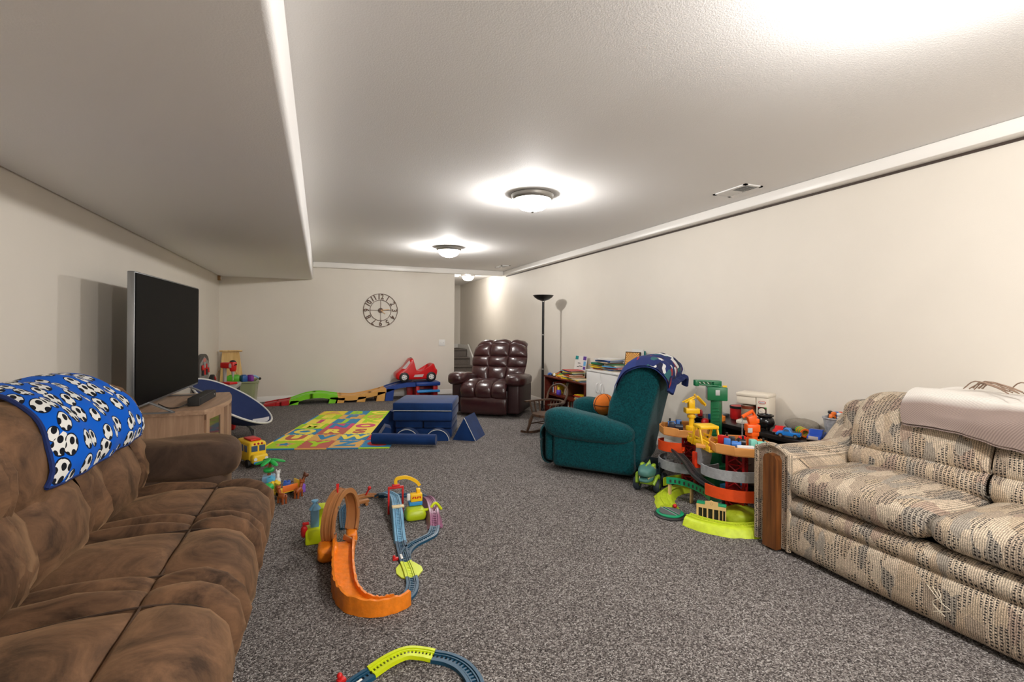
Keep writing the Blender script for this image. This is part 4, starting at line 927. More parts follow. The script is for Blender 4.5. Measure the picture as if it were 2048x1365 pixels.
# ================================================================ ride-on coaster track and car along the back wall
rc2 = thing('coaster_track', 'plastic ride-on coaster track in red, green, tan and blue', 'toy track', (.5, 8.44, 0))
zpts = spline([(-.80, 0, .02), (-.62, 0, .05), (-.44, 0, .075), (-.2, 0, .15), (.02, 0, .165), (.25, 0, .125), (.5, 0, .105), (.75, 0, .14), (.95, 0, .185), (1.12, 0, .24), (1.3, 0, .28), (1.5, 0, .287)], 8)
def zat(x):
    for a, b in zip(zpts[:-1], zpts[1:]):
        if a.x <= x <= b.x: return a.z+(b.z-a.z)*(x-a.x)/(b.x-a.x)
    return zpts[-1].z if x > 0 else zpts[0].z
SEC = [('red', -.80, -.43, (186, 26, 30)), ('green', -.43, .27, (128, 214, 30)), ('tan', .27, 1.02, (222, 166, 86)), ('blue', 1.02, 1.5, (22, 60, 138))]
for nm, xa, xb_, c in SEC:
    mb = MB(); n = 18
    for i in range(n):
        x0_, x1_ = xa+(xb_-xa)*i/n, xa+(xb_-xa)*(i+1)/n
        for (ya, yb, dz) in ((-.2, -.165, 0), (-.165, -.07, -.025), (-.07, .07, -.004), (.07, .165, -.025), (.165, .2, 0)):
            z0_, z1_ = zat(x0_)+dz, zat(x1_)+dz; th = .07 if abs(ya) > .15 or abs(yb) > .18 else .05
            b0, b1 = max(.002, zat(x0_)-th), max(.002, zat(x1_)-th)
            vs_ = [(x0_, 8.44+ya, b0), (x1_, 8.44+ya, b1), (x1_, 8.44+yb, b1), (x0_, 8.44+yb, b0), (x0_, 8.44+ya, z0_), (x1_, 8.44+ya, z1_), (x1_, 8.44+yb, z1_), (x0_, 8.44+yb, z0_)]
            mb.add(vs_, [(0, 3, 2, 1), (4, 5, 6, 7), (0, 1, 5, 4), (1, 2, 6, 5), (2, 3, 7, 6), (3, 0, 4, 7)])
    for xl in ((xa+.08, xb_-.05) if nm == 'green' else (xa+.05, (xa+xb_)/2, xb_-.07) if nm == 'tan' else (xa+.07,) if nm == 'blue' else ()):
        zz = zat(xl)-.045
        for s in (-1, 1): mb.prism([(xl-.09, .002), (xl+.04, .002), (xl+.06, zz+.01), (xl-.06, zz+.01)], 8.44+s*.17-.03, 8.44+s*.17+.03, 'xz')
    mb.build('track_section', plastic('coaster_'+nm, c, .4), rc2, world=True, ang=50)
pl = thing('coaster_platform', 'red and blue plastic launch platform under the toy car', 'toy platform', (1.68, 8.44, 0))
mb = MB(); mb.rbx(1.505, 1.92, 8.22, 8.66, .225, .287, .015); mb.build('deck', plastic('coaster_blue', (22, 60, 138)), pl, world=True)
for (xa, xb_) in ((1.51, 1.57), (1.80, 1.88)): MB().rbx(xa, xb_, 8.25, 8.63, .002, .225, .012).build('post', plastic('coaster_red', (186, 26, 30)), pl, world=True)
MB().rbx(1.57, 1.80, 8.45, 8.62, .002, .225, .01).build('web', plastic('coaster_red', (186, 26, 30)), pl, world=True)
MB().rbx(1.52, 1.91, 8.20, 8.45, .115, .155, .012).build('step', plastic('sky', (46, 140, 214)), pl, world=True)
MB().rbx(1.40, 1.50, 8.5, 8.6, .002, .2, .012).build('brace', plastic('coaster_red', (186, 26, 30)), pl, world=True)
car = thing('ride_on_car', 'red plastic ride-on toy car parked on the blue platform', 'toy car', (1.55, 8.43, .291))
M_red = plastic('fire_red', (204, 20, 26), .3)
side = [(p.x, p.y) for p in spline([(-.36, .06, 0), (-.37, .14, 0), (-.30, .20, 0), (-.22, .27, 0), (-.14, .38, 0), (-.09, .395, 0), (-.08, .33, 0), (-.06, .22, 0), (.02, .185, 0), (.16, .185, 0), (.21, .22, 0), (.235, .29, 0), (.275, .30, 0), (.305, .23, 0), (.335, .18, 0), (.31, .08, 0), (.24, .045, 0), (-.26, .04, 0)], 4, True)]
mb = MB(); mb.M = Matrix.Rotation(PI/2, 4, 'Z') @ Matrix.Identity(4)
# side outline in x-z, rounded across y
mb.M = Matrix(((0, 1, 0, 0), (1, 0, 0, 0), (0, 0, 1, 0), (0, 0, 0, 1))); mb.bolster(side, .165, .22, 14, ctr=(-.02, .14)); mb.build('body', M_red, car, ang=50)
MB().prism([(-.27, .235), (-.15, .37), (-.13, .30), (-.16, .22)], -.16, -.152, 'xz').build('windscreen_print', mat('print_silver', (196, 186, 186), .3), car)
MB().prism([(-.08, .085), (.07, .085), (.09, .13), (-.06, .125)], -.172, -.166, 'xz').build('flame_print', mat('print_silver', (196, 186, 186), .3), car)
MB().cyl((-.1, -.03, .385), (-.1, .03, .385), .022, n=14).build('wheel_knob', MATS['black_plastic'], car)
for x in (-.235, .22):
    for s in (-1, 1):
        wl = MB(); wl.M = Matrix.Translation((x, s*.15, .085)) @ Matrix.Rotation(PI/2, 4, 'X')
        wl.lathe([(.045, -.028), (.07, -.028), (.082, -.018), (.084, 0), (.082, .018), (.07, .028), (.045, .028)], 28); w1 = wl.build('wheel', MATS['black_plastic'], car)
        wl = MB(); wl.M = Matrix.Translation((x, s*.15, .085)) @ Matrix.Rotation(PI/2, 4, 'X'); wl.lathe([(0, -.03), (.016, -.031), (.046, -.025), (.048, 0), (.046, .025), (.016, .031), (0, .03)], 24); h1 = wl.build('hubcap', M_white, w1)
        wl = MB()
        for k in range(5):
            a = 2*PI*k/5; wl.cyl((x+.028*math.cos(a), s*.15-.032, .085+.028*math.sin(a)), (x+.028*math.cos(a), s*.15+.032, .085+.028*math.sin(a)), .008, n=8)
        wl.build('hub_hole', MATS['black_plastic'], w1)
# ================================================================ far left corner: folding saucer chair, workbench, tote, easel
M_navy = mat('navy_canvas', (26, 44, 92), .85, bump=.2, bscale=150)
mc = thing('saucer_chair', 'navy folding saucer chair with white piping behind the maple stand', 'chair', (-.85, 5.97, 0))
Cc = Vector((-.86, 5.98, .42)); ax = Vector((.71, .25, -.42)).normalized(); bx_ = ax.cross(Vector((0, 0, 1))).normalized(); bx_ = (bx_+Vector((0, 0, -.34 if bx_.y < 0 else .34))).normalized(); bx_ = (bx_-ax*bx_.dot(ax)).normalized(); nn = bx_.cross(ax).normalized()
if nn.z < 0: nn = -nn
def PC(off):
    def f(r_, t):
        a = 2*PI*t; rr_ = .43*r_
        return Cc+ax*(rr_*math.cos(a)*1.02)+bx_*(rr_*math.sin(a)*.95)-nn*(.20*(1-r_*r_)+off)-nn*(.006*math.sin(a*9)*r_*(1-r_)*3)
    return f
mb = MB(); mb.grid(PC(0), lsp(14), lsp(48)); mb.build('seat_pad', M_navy, mc, world=True, ang=80)
mb = MB(); mb.grid(PC(.025), lsp(14), lsp(48)); mb.build('seat_back', M_navy, mc, world=True, ang=80)
MB().tube([PC(.01)(1.005, k/64) for k in range(64)], .011, 8, closed=True).build('piping', M_pipe, mc, world=True)
M_steel = mat('grey_steel', (150, 154, 158), .3, metal=.8)
for (ta, fx, fy) in ((.08, -.70, 6.36), (.92, -.64, 5.84), (.40, -1.10, 6.26), (.60, -1.12, 5.72)):
    p = PC(.036)(.62, ta); MB().tube([p, (fx, fy, .012)], .011, 8).build('leg', M_steel, mc, world=True)
MB().tube([(-1.12, 5.72, .013), (-1.10, 6.26, .013)], .011, 8).build('foot_bar', M_steel, mc, world=True); MB().tube([(-.70, 6.36, .013), (-.64, 5.84, .013)], .011, 8).build('foot_bar', M_steel, mc, world=True)
pc = [PC(-.004)(r_, t) for r_, t in ((.25, .30), (.55, .24), (.6, .14), (.95, .12), (.9, .02), (.5, .02), (.2, .9))]
mb = MB(); q = [PC(-.006)(.15+.8*i/8, .22-.22*j/6) for i in range(9) for j in range(7)]
mb.add(q, [(i*7+j, (i+1)*7+j, (i+1)*7+j+1, i*7+j+1) for i in range(8) for j in range(6) if (i+j) % 5 < 4]); mb.build('white_print', mat('print_white', (224, 224, 228), .8), mc, world=True)

wb = thing('toy_workbench', 'black and grey toy tool bench against the left wall', 'toy workbench', (-1.25, 7.3, 0))
arch_ = [(7.0, .46), (7.0, .74)]+[(7.3-.3*math.cos(PI*k/12), .74+.115*math.sin(PI*k/12)) for k in range(1, 12)]+[(7.6, .74), (7.6, .46)]
MB().prism(arch_, -1.42, -1.385, 'yz').build('back_board', mat('dark_grey_plastic', (58, 56, 56), .5), wb, world=True)
MB().prism([(7.06, .48), (7.06, .74), (7.3, .82), (7.54, .74), (7.54, .48)], -1.386, -1.378, 'yz').build('peg_panel', mat('grey_plastic', (150, 146, 142), .6, bump=.3, bscale=90), wb, world=True)
MB().rbox((-1.376, 7.3, .775), (.006, .14, .045), .002).build('badge', mat('faded_red', (206, 120, 110), .5), wb, world=True)
MB().rbx(-1.42, -1.0, 6.98, 7.62, .40, .455, .012).build('worktop', mat('grey_plastic_light', (168, 166, 162), .5), wb, world=True)
for y in (7.0, 7.57):
    for x in (-1.40, -1.04): MB().rbx(x-.02, x+.03, y-.01, y+.03, .002, .40, .008).build('leg', MATS['dark_grey_plastic'], wb, world=True)
M_tr = plastic('tool_red', (206, 30, 26))
for k, (y, z, L_) in enumerate(((7.12, .66, .14), (7.22, .68, .17), (7.33, .66, .15), (7.44, .67, .13))):
    t = thing('toy_tool', ['red toy hammer hanging on the tool bench board, nearest the viewer', 'red toy screwdriver hanging second on the tool bench board', 'red toy wrench hanging third on the tool bench board', 'red toy saw hanging last on the tool bench board'][k], 'toy tool', (-1.36, y, z-L_/2))
    MB().cyl((0, 0, 0), (0, 0, L_*.5), .014, .011, 10).build('handle', M_tr if k % 2 else MATS['black_plastic'], t)
    MB().rbox((0, 0, L_*.72), (.02, .03+.03*(k == 0), L_*.45), .006).build('head', MATS['grey_plastic_light'] if k % 2 else M_tr, t)
t = thing('toy_power_saw', 'red and black toy power saw on the tool bench top', 'toy tool', (-1.26, 7.12, .4556))
mb = MB(); mb.M = Matrix.Translation((0, 0, .075)) @ Matrix.Rotation(PI/2, 4, 'Y'); mb.lathe([(0, -.03), (.05, -.03), (.072, -.02), (.074, 0), (.072, .02), (.05, .03), (0, .03)], 28); mb.build('guard', MATS['black_plastic'], t)
for k in range(4): a = k*PI/2+.4; MB().box((.034, .035*math.cos(a), .075+.035*math.sin(a)), (.01, .03, .02), rx=a).build('blade_spoke', M_tr, t)
dp = thing('toy_drill_press', 'red toy drill press on the tool bench', 'toy drill press', (-1.10, 7.30, .4556), math.radians(-40))
MB().rbox((-.02, 0, .015), (.20, .12, .028), .008).build('base', M_tr, dp)
MB().cyl((-.075, 0, .02), (-.075, 0, .21), .022, n=16).build('column', MATS['grey_plastic_light'], dp)
MB().rbox((-.02, 0, .245), (.19, .085, .075), .016, 3).build('head', M_tr, dp)
mb = MB(); mb.lathe([(0, .17), (.03, .17), (.04, .19), (.045, .28), (.04, .292), (0, .292)], 20, (.065, 0, 0)); mb.build('motor', M_tr, dp)
MB().ball((.06, 0, .293), (.04, .036, .022)).build('cap', MATS['black_plastic'], dp)
MB().cyl((.065, 0, .10), (.065, 0, .17), .012, .02, 12).build('chuck', MATS['grey_plastic_light'], dp); MB().cyl((.065, 0, .05), (.065, 0, .10), .005, n=8).build('bit', MATS['grey_plastic_light'], dp)
MB().prism([(.045, .22), (.085, .22), (.085, .26), (.065, .28), (.045, .26)], -.047, -.044, 'xz').build('badge', MATS['print_silver'], dp)
MB().tube([(.1, -.01, .25), (.15, -.03, .262)], .005, 6).build('lever', MATS['black_plastic'], dp); MB().ball((.152, -.03, .263), .01).build('lever_knob', MATS['black_plastic'], dp)
es = thing('wooden_easel', 'pale wooden toy easel board leaning in the far left corner', 'easel', (-1.30, 8.6, 0))
M_pine = wood_mat('pine_ply', (216, 172, 104), (236, 200, 134), 2, 10, .5)
mb = MB(); mb.M = Matrix.Translation((-1.27, 8.58, .015)) @ Matrix.Rotation(-.10, 4, 'X'); mb.prism([(-.17, 0), (.22, 0), (.10, .80), (-.13, .80)], -.009, .009, 'xz'); mb.build('board', M_pine, es, world=True)
mb = MB(); mb.M = Matrix.Translation((-1.27, 8.58, .015)) @ Matrix.Rotation(-.10, 4, 'X'); mb.rbox((-.01, -.01, .815), (.30, .10, .02), .005); mb.build('ledge', M_pine, es, world=True)
mb = MB(); mb.M = Matrix.Translation((-1.27, 8.58, .015)) @ Matrix.Rotation(-.10, 4, 'X'); mb.tube([(-.06+.14*math.cos(PI*k/14), -.011, .42+.14*math.sin(PI*k/14)) for k in range(15)], .003, 5); mb.build('routed_arc', mat('routed_line', (176, 128, 70), .6), es, world=True)
tt = thing('storage_tote', 'translucent olive green storage tote by the far left corner', 'storage bin', (-1.08, 8.24, 0))
M_tote = mat('olive_tote', (150, 156, 118), .3, spec=.4)
def tote_ring(a, b_, z, r=.05):
    pts = []
    for cx_, cy_, a0 in ((a-r, b_-r, 0), (-a+r, b_-r, PI/2), (-a+r, -b_+r, PI), (a-r, -b_+r, 1.5*PI)):
        for k in range(6): pts.append((cx_+r*math.cos(a0+k*PI/10), cy_+r*math.sin(a0+k*PI/10), z))
    return pts
rings = [tote_ring(.18, .20, .004), tote_ring(.195, .215, .20), tote_ring(.21, .235, .385), tote_ring(.225, .25, .39), tote_ring(.225, .25, .41), tote_ring(.205, .23, .41), tote_ring(.19, .21, .2), tote_ring(.172, .19, .012)]
mb = MB(); n = len(rings[0]); vs_ = [p for r_ in rings for p in r_]
mb.add(vs_, [(i*n+j, i*n+(j+1) % n, (i+1)*n+(j+1) % n, (i+1)*n+j) for i in range(len(rings)-1) for j in range(n)]+[tuple(range(n))[::-1], tuple(range((len(rings)-1)*n, len(rings)*n))]); mb.build('bin', M_tote, tt, ang=50)
for s in (-1, 1): MB().rbox((s*.20, 0, .37), (.06, .12, .03), .008).build('handle', M_tote, tt)
for k, (x, y, c, nm, sz) in enumerate(((-.09, -.08, (96, 190, 50), 'green', (.16, .13, .09)), (.045, -.12, (46, 96, 170), 'blue', (.07, .10, .09)), (.125, -.10, (140, 60, 160), 'purple', (.06, .09, .085)), (.0, .06, (226, 150, 90), 'peach', (.12, .12, .04)))):
    t = thing('toy_block', f'{nm} plastic toy block heaped in the olive tote', 'toy block', (-1.08+x, 8.24+y, .40), .5*k)
    MB().rbox((0, 0, sz[2]/2), sz, .008).build('block', plastic('bin_'+nm, c), t); MB().rbox((0, 0, sz[2]+.006), (sz[0]*.7, sz[1]*.7, .012), .004).build('stud', plastic('bin_'+nm, c), t)
t = thing('toy_telephone', 'light blue curved toy telephone receiver lying in the olive tote', 'toy', (-.93, 8.27, .412))
MB().tube(spline([(-.09, 0, .02), (-.05, 0, .06), (.03, 0, .05), (.09, 0, .01)], 6), .014, 8).build('grip', plastic('pale_blue', (150, 190, 226)), t); MB().ball((.09, 0, .012), .02).build('end', MATS['black_plastic'], t)
t = thing('toy_crate', 'red plastic toy on the floor under the saucer chair', 'toy', (-1.02, 6.55, 0))
MB().rbox((0, 0, .07), (.2, .14, .138), .02).build('body', M_tr, t); MB().rbox((0, 0, .145), (.22, .16, .014), .004).build('rim', M_tr, t)

# ================================================================ toys at the end of the brown sofa
bus = thing('toy_bus', 'yellow toy school bus with red roof lights behind the brown sofa arm', 'toy bus', (-.56, 4.88, 0), math.radians(-62))
M_yel = plastic('bus_yellow', (244, 204, 44))
MB().rbox((0, 0, .125), (.30, .145, .18), .025, 3).build('body', M_yel, bus); MB().rbox((.17, 0, .075), (.07, .13, .08), .02, 3).build('bonnet', M_yel, bus)
for s in (-1, 1):
    for k in range(3): MB().rbox((-.09+.08*k, s*.0735, .155), (.056, .004, .055), .001).build('window', mat('toy_window', (70, 92, 120), .2), bus)
    for x in (-.09, .12): MB().cyl((x, s*.06, .035), (x, s*.085, .035), .035, n=18).build('wheel', MATS['black_plastic'], bus)
for s in (-1, 1): MB().rbox((.1502, s*.032, .16), (.004, .05, .05), .001).build('windscreen', MATS['toy_window'], bus); MB().cyl((.204, s*.045, .08), (.209, s*.045, .08), .014, n=14).build('headlight', M_white, bus)
MB().rbox((.02, 0, .225), (.16, .09, .018), .008).build('roof_hatch', M_red, bus); MB().rbox((.208, 0, .05), (.006, .12, .018), .002).build('bumper', plastic('sky', (46, 140, 214)), bus)
for s in (-1, 0, 1): MB().ball((.151, s*.03, .20), .009).build('signal', M_red, bus)
# small farm play-set of coloured pieces
ft = thing('toy_tree_stand', 'small toy palm tree on blue stand behind the sofa seat', 'toy tree', (-.36, 4.20, 0))
MB().rbox((0, 0, .035), (.09, .09, .068), .01).build('stand', plastic('pale_blue', (150, 190, 226)), ft); MB().cyl((0, 0, .06), (.01, 0, .17), .014, .01, 10).build('trunk', plastic('toy_brown', (150, 86, 44)), ft)
M_leaf = plastic('leaf_green', (40, 172, 76))
for k in range(6):
    a = k*PI/3; MB().puff((.055*math.cos(a)+.01, .055*math.sin(a), .178-.006*(k % 2)), (.055, .02, .010), .8, 14, 8, rz=a, ry=.25).build('frond', M_leaf, ft)
MB().puff((0, 0, .11), (.04, .04, .02), .8, 14, 8).build('bush', M_leaf, ft); MB().ball((-.02, -.03, .165), .018).build('fruit', M_red, ft)
pt = thing('toy_farm_cart', 'yellow toy cart with orange side on the carpet by the sofa', 'toy cart', (-.21, 3.86, 0), .5)
MB().rbox((0, 0, .045), (.15, .09, .012), .004).build('tray', M_yel, pt)
for s in (-1, 1): MB().rbox((s*.07, 0, .075), (.008, .09, .06), .003).build('end_board', M_yel, pt)
MB().rbox((0, -.043, .068), (.11, .006, .045), .002).build('side_board', plastic('toy_orange', (236, 110, 34)), pt)
for x in (-.045, .045):
    for s in (-.04, .04): MB().cyl((x, s-.005, .02), (x, s+.005, .02), .0195, n=14).build('wheel', MATS['black_plastic'], pt)
gt = thing('toy_bush_pot', 'green topped toy bush in brown pot beside the yellow cart', 'toy plant', (-.335, 3.82, 0))
MB().lathe([(0, .001), (.026, .001), (.034, .07), (.028, .072), (0, .07)], 16).build('pot', plastic('toy_brown', (150, 86, 44)), gt); MB().puff((0, 0, .085), (.042, .042, .028), .8, 16, 8).build('bush', M_leaf, gt)
def toy_animal(loc, rz, c, nm, label, s=1.0):
    t = thing('toy_animal', label, 'toy animal', loc, rz, 'small toy animals by the sofa')
    m = plastic('animal_'+nm, c)
    mb = MB(); mb.puff((0, 0, .05*s), (.036*s, .02*s, .02*s), .8, 16, 10); mb.puff((.034*s, 0, .075*s), (.013*s, .012*s, .026*s), .9, 12, 8, ry=.5); mb.puff((.05*s, 0, .098*s), (.022*s, .015*s, .015*s), .8, 14, 8, ry=.25); mb.build('body', m, t, ang=80)
    for x in (-.024, .024):
        for y in (-.012, .012): MB().tube([(x*s, y*s, .045*s), (x*s*1.05, y*s, .022*s), (x*s*1.1, y*s, .001)], [.009*s, .007*s, .008*s], 8).build('leg', m, t)
    for y in (-.012, .012): MB().puff((.042*s, y*s, .113*s), (.005*s, .005*s, .011*s), .9, 8, 6).build('ear', m, t)
    MB().tube([(-.034*s, 0, .058*s), (-.05*s, 0, .07*s), (-.056*s, 0, .055*s)], .004*s, 6).build('tail', m, t)
toy_animal((-.235, 3.71, 0), 2.2, (150, 74, 30), 'brown', 'brown toy animal nearest the viewer beside the sofa'); toy_animal((-.135, 3.80, 0), 1.1, (150, 74, 30), 'brown', 'brown toy animal right of the yellow cart')
toy_animal((-.14, 3.99, 0), .3, (96, 54, 34), 'dark_brown', 'dark brown toy animal behind the yellow cart'); toy_animal((-.29, 4.10, 0), 1.6, (226, 226, 224), 'white', 'white toy animal behind the cart near the toy tree')
for k, (x, y, c, nm, sz) in enumerate(((-.22, 3.98, (52, 96, 190), 'blue', (.05, .05, .07)), (-.30, 3.93, (240, 206, 60), 'yellow', (.07, .05, .09)), (-.33, 4.02, (90, 180, 220), 'pale blue', (.05, .05, .10)), (-.12, 3.91, (130, 90, 190), 'purple', (.045, .045, .06)), (-.33, 3.70, (236, 226, 90), 'lemon', (.06, .04, .06)))):
    t = thing('toy_brick', f'{nm} chunky toy brick in the cluster beside the sofa', 'toy brick', (x, y, 0), .7*k)
    MB().rbox((0, 0, sz[2]/2+.0005), sz, .006).build('brick', plastic('brick_'+nm.replace(' ', '_'), c), t)
    for a in (-1, 1): MB().cyl((a*sz[0]*.24, 0, sz[2]), (a*sz[0]*.24, 0, sz[2]+.008), .009, n=12).build('stud', plastic('brick_'+nm.replace(' ', '_'), c), t)
# ================================================================ toy train tracks
M_tblue = plastic('track_blue', (26, 74, 102)); M_lime = plastic('track_lime', (206, 222, 20)); M_lblue = plastic('track_light_blue', (112, 164, 196)); M_purp = plastic('track_purple', (146, 92, 122))
M_tbrown = plastic('track_brown', (166, 112, 66)); M_torange = mat('track_orange', (232, 128, 24), .4, var=.12, vscale=30, bump=.3, bscale=40)
M_tred = plastic('track_red', (204, 34, 34)); M_tyel = plastic('track_yellow', (246, 196, 30)); M_cream = plastic('track_cream', (226, 206, 160))
def rails(mb, path, w=.046, h=.014, z=0, tie=.016):
    f = along(path); n = len(path)
    for s in (-1, 1): mb.sweep([(s*w/2-.006, z), (s*w/2+.006, z), (s*w/2+.006, z+h), (s*w/2-.006, z+h)], path)
    for s in (-1, 1): mb.sweep([(s*w/4-.0025, z+h*.35), (s*w/4+.0025, z+h*.35), (s*w/4+.0025, z+h*.8), (s*w/4-.0025, z+h*.8)], path)
    k = max(2, int(f.length/tie))
    for i in range(k):
        p = f((i+.5)/k); q = f(min(1, (i+.5)/k+.01)); a = math.atan2(q.y-p.y, q.x-p.x); el = math.atan2(q.z-p.z, math.hypot(q.x-p.x, q.y-p.y))
        mb.box((p.x, p.y, p.z+z+h*.3), (tie*.5, w, h*.5), rz=a, ry=-el)
    return mb
def track(parent, pts, m, name='track_section', n=6, **k):
    return rails(MB(), spline(pts, n), **k).build(name, m, parent, world=True, ang=30)
ts = thing('toy_train_set', 'toy train layout with brown loop and orange ramp on the carpet', 'toy train set', (.3, 2.8, 0))
# orange rock ramp from the loop out and round
ramp = spline([(.135, 2.86, .03), (.125, 2.74, .05), (.115, 2.60, .045), (.112, 2.45, .035), (.12, 2.32, .028), (.16, 2.22, .022), (.235, 2.17, .016), (.31, 2.175, .010), (.345, 2.20, .008)], 7)
def ramp_wall(side, hgt):
    mb = MB(); prof = [(side*.042, -.03), (side*.055, -.03), (side*.053, hgt), (side*.043, hgt+.002)]
    vs_ = []; N = len(ramp)
    for i, p in enumerate(ramp):
        t = (ramp[min(i+1, N-1)]-ramp[max(i-1, 0)]).normalized(); sd = t.cross(Vector((0, 0, 1))).normalized()
        j = .006*noise.noise(p*60); tp = (1-.5*i/N) if side < 0 else 1
        for a, b_ in prof: vs_.append(Vector((p.x, p.y, 0))+sd*(a+(j*side if abs(a) > .05 else 0))+Vector((0, 0, max(.001, p.z+b_*tp+(.008*noise.noise(p*90) if b_ > 0 else 0)))))
    m_ = 4; mb.add(vs_, [(i*m_+k, i*m_+(k+1) % m_, (i+1)*m_+(k+1) % m_, (i+1)*m_+k) for i in range(N-1) for k in range(m_)]+[(0, 1, 2, 3), tuple(range((N-1)*4, N*4))]); return mb
MB().sweep([(-.045, -.008), (.045, -.008), (.045, 0), (-.045, 0)], ramp).build('ramp_bed', M_torange, ts, world=True)
ramp_wall(1, .055).build('ramp_outer_wall', M_torange, ts, world=True, ang=60); ramp_wall(-1, .03).build('ramp_inner_wall', M_torange, ts, world=True, ang=60)
# rock base of the loop
mb = MB()
def rk_(p): return p*(1+.12*noise.noise(p*40))
mb.puff((.045, 2.735, .042), (.052, .06, .042), .5, 20, 10, disp=rk_); mb.build('loop_base', M_torange, ts, world=True, ang=60)
mb = MB(); mb.puff((.175, 2.91, .035), (.03, .05, .035), .5, 20, 10, disp=rk_); mb.build('loop_base', M_torange, ts, world=True, ang=60)
# brown vertical loop
lc = Vector((.115, 2.855, .172)); ld = Vector((.42, .9, 0)).normalized(); lr = .132
lp_ = [lc+ld*(-lr*math.cos(a))*1.0+Vector((0, 0, lr*math.sin(a)*1.05))+Vector((ld.y, -ld.x, 0))*(.045*(i/44-.5)) for i, a in [(i, -.85+i*(PI+1.7)/44) for i in range(45)]]
sdv = Vector((ld.y, -ld.x, 0))
def loop_part(a, b_, t0, t1):
    mb = MB(); vs_ = []; N = len(lp_)
    for i, p in enumerate(lp_):
        rad = (p-lc); rad = (rad-sdv*rad.dot(sdv)).normalized()
        for s, r_ in ((a, t0), (b_, t0), (b_, t1), (a, t1)): vs_.append(p+sdv*s+rad*r_)
    mb.add(vs_, [(i*4+k, i*4+(k+1) % 4, (i+1)*4+(k+1) % 4, (i+1)*4+k) for i in range(N-1) for k in range(4)]+[(0, 1, 2, 3), tuple(range((N-1)*4, N*4))]); return mb
loop_part(-.03, .03, .0, .006).build('loop_band', M_tbrown, ts, world=True)
for s in (-1, 1): loop_part(s*.03-.005, s*.03+.005, -.012, .014).build('loop_rim', M_tbrown, ts, world=True)
for s in (-.012, .012): loop_part(s-.003, s+.003, .006, .010).build('loop_rib', M_tbrown, ts, world=True)
for i, s in ((5, 1), (14, 1), (36, 1)):
    p = lp_[i]+sdv*.038; MB().cyl(p-sdv*.002, p+sdv*.004, .006, n=10).build('pin', M_nickel, ts, world=True)
p = lc+Vector((-.02, -.02, lr*1.05)); MB().cyl((p.x, p.y, p.z), (p.x, p.y, p.z+.022), .005, n=10).build('flag_pole', M_tred, ts, world=True); MB().prism([(p.x-.006, p.z+.02), (p.x+.006, p.z+.02), (p.x+.008, p.z+.05), (p.x-.007, p.z+.05)], p.y-.004, p.y+.004, 'xz').build('flag', M_tred, ts, world=True)
mb = MB(); mb.M = Matrix.Translation((.055, 2.80, .215)) @ Matrix.Rotation(.5, 4, 'Z'); mb.rbox((0, 0, 0), (.02, .02, .09), .004); mb.rbox((.02, -.005, .0), (.03, .016, .022), .005); mb.build('stop_lever', M_tred, ts, world=True)
mb = MB(); mb.M = Matrix.Translation((.16, 2.82, .05)) @ Matrix.Rotation(-.8, 4, 'Z') @ Matrix.Rotation(.25, 4, 'Y'); mb.rbox((0, 0, 0), (.09, .012, .03), .003); mb.build('guide_board', M_tbrown, ts, world=True)
# lime and blue tower at its left
MB().rbox((-.005, 2.98, .045), (.13, .09, .088), .012).build('tower_base', M_lime, ts, world=True)
MB().rbox((.02, 3.05, .10), (.05, .10, .16), .01).build('tower_wall', M_lime, ts, world=True)
MB().rbox((-.02, 2.99, .135), (.045, .05, .10), .006).build('tower', M_lblue, ts, world=True)
mb = MB(); mb.M = Matrix.Translation((-.02, 2.99, 0)) @ Matrix.Rotation(PI/4, 4, 'Z'); mb.lathe([(.033, .185), (.012, .215), (.012, .222), (.019, .226), (.019, .234), (.012, .236), (0, .232)], 4 if False else 20); mb.build('tower_roof', M_lblue, ts, world=True)
mb = MB(); mb.M = Matrix.Translation((-.075, 2.96, .075)) @ Matrix.Rotation(.5, 4, 'X'); mb.puff((0, 0, 0), (.019, .019, .042), .8, 16, 10); mb.rbox((.008, .01, .05), (.034, .016, .012), .004); mb.build('barrel', M_tred, ts, world=True)
MB().rbox((.075, 3.06, .10), (.03, .03, .05), .004).build('tower_panel', plastic('sky', (46, 140, 214)), ts, world=True)
MB().rbox((.06, 2.94, .06), (.02, .02, .05), .004).build('gear_post', M_tbrown, ts, world=True)
# curve out of the ramp, lime plate, switch
track(ts, [(.335, 2.185, 0), (.385, 2.235, 0), (.413, 2.31, 0), (.42, 2.385, 0)], M_tblue)
track(ts, [(.42, 2.385, 0), (.422, 2.47, 0), (.42, 2.55, 0)], M_lime, name='lime_section')
MB().prism([(.375, 2.40), (.395, 2.385), (.45, 2.385), (.487, 2.44), (.487, 2.48), (.462, 2.535), (.45, 2.55), (.392, 2.55), (.362, 2.50), (.358, 2.45)], .001, .006, 'xy').build('lime_plate', M_lime, ts, world=True)
track(ts, [(.42, 2.55, 0), (.423, 2.66, 0), (.43, 2.80, .0)], M_tblue); track(ts, [(.422, 2.58, 0), (.44, 2.66, 0), (.49, 2.735, 0), (.56, 2.785, 0), (.62, 2.835, 0), (.655, 2.92, .012)], M_tblue, n=8)
mb = MB(); mb.rbox((.405, 2.60, .016), (.012, .05, .003), .001); mb.build('switch_tongue', M_white, ts, world=True)
MB().rbox((.375, 2.60, .008), (.03, .016, .014), .003).build('switch_lever', M_tred, ts, world=True); MB().ball((.367, 2.60, .02), .008).build('switch_knob', M_tred, ts, world=True)
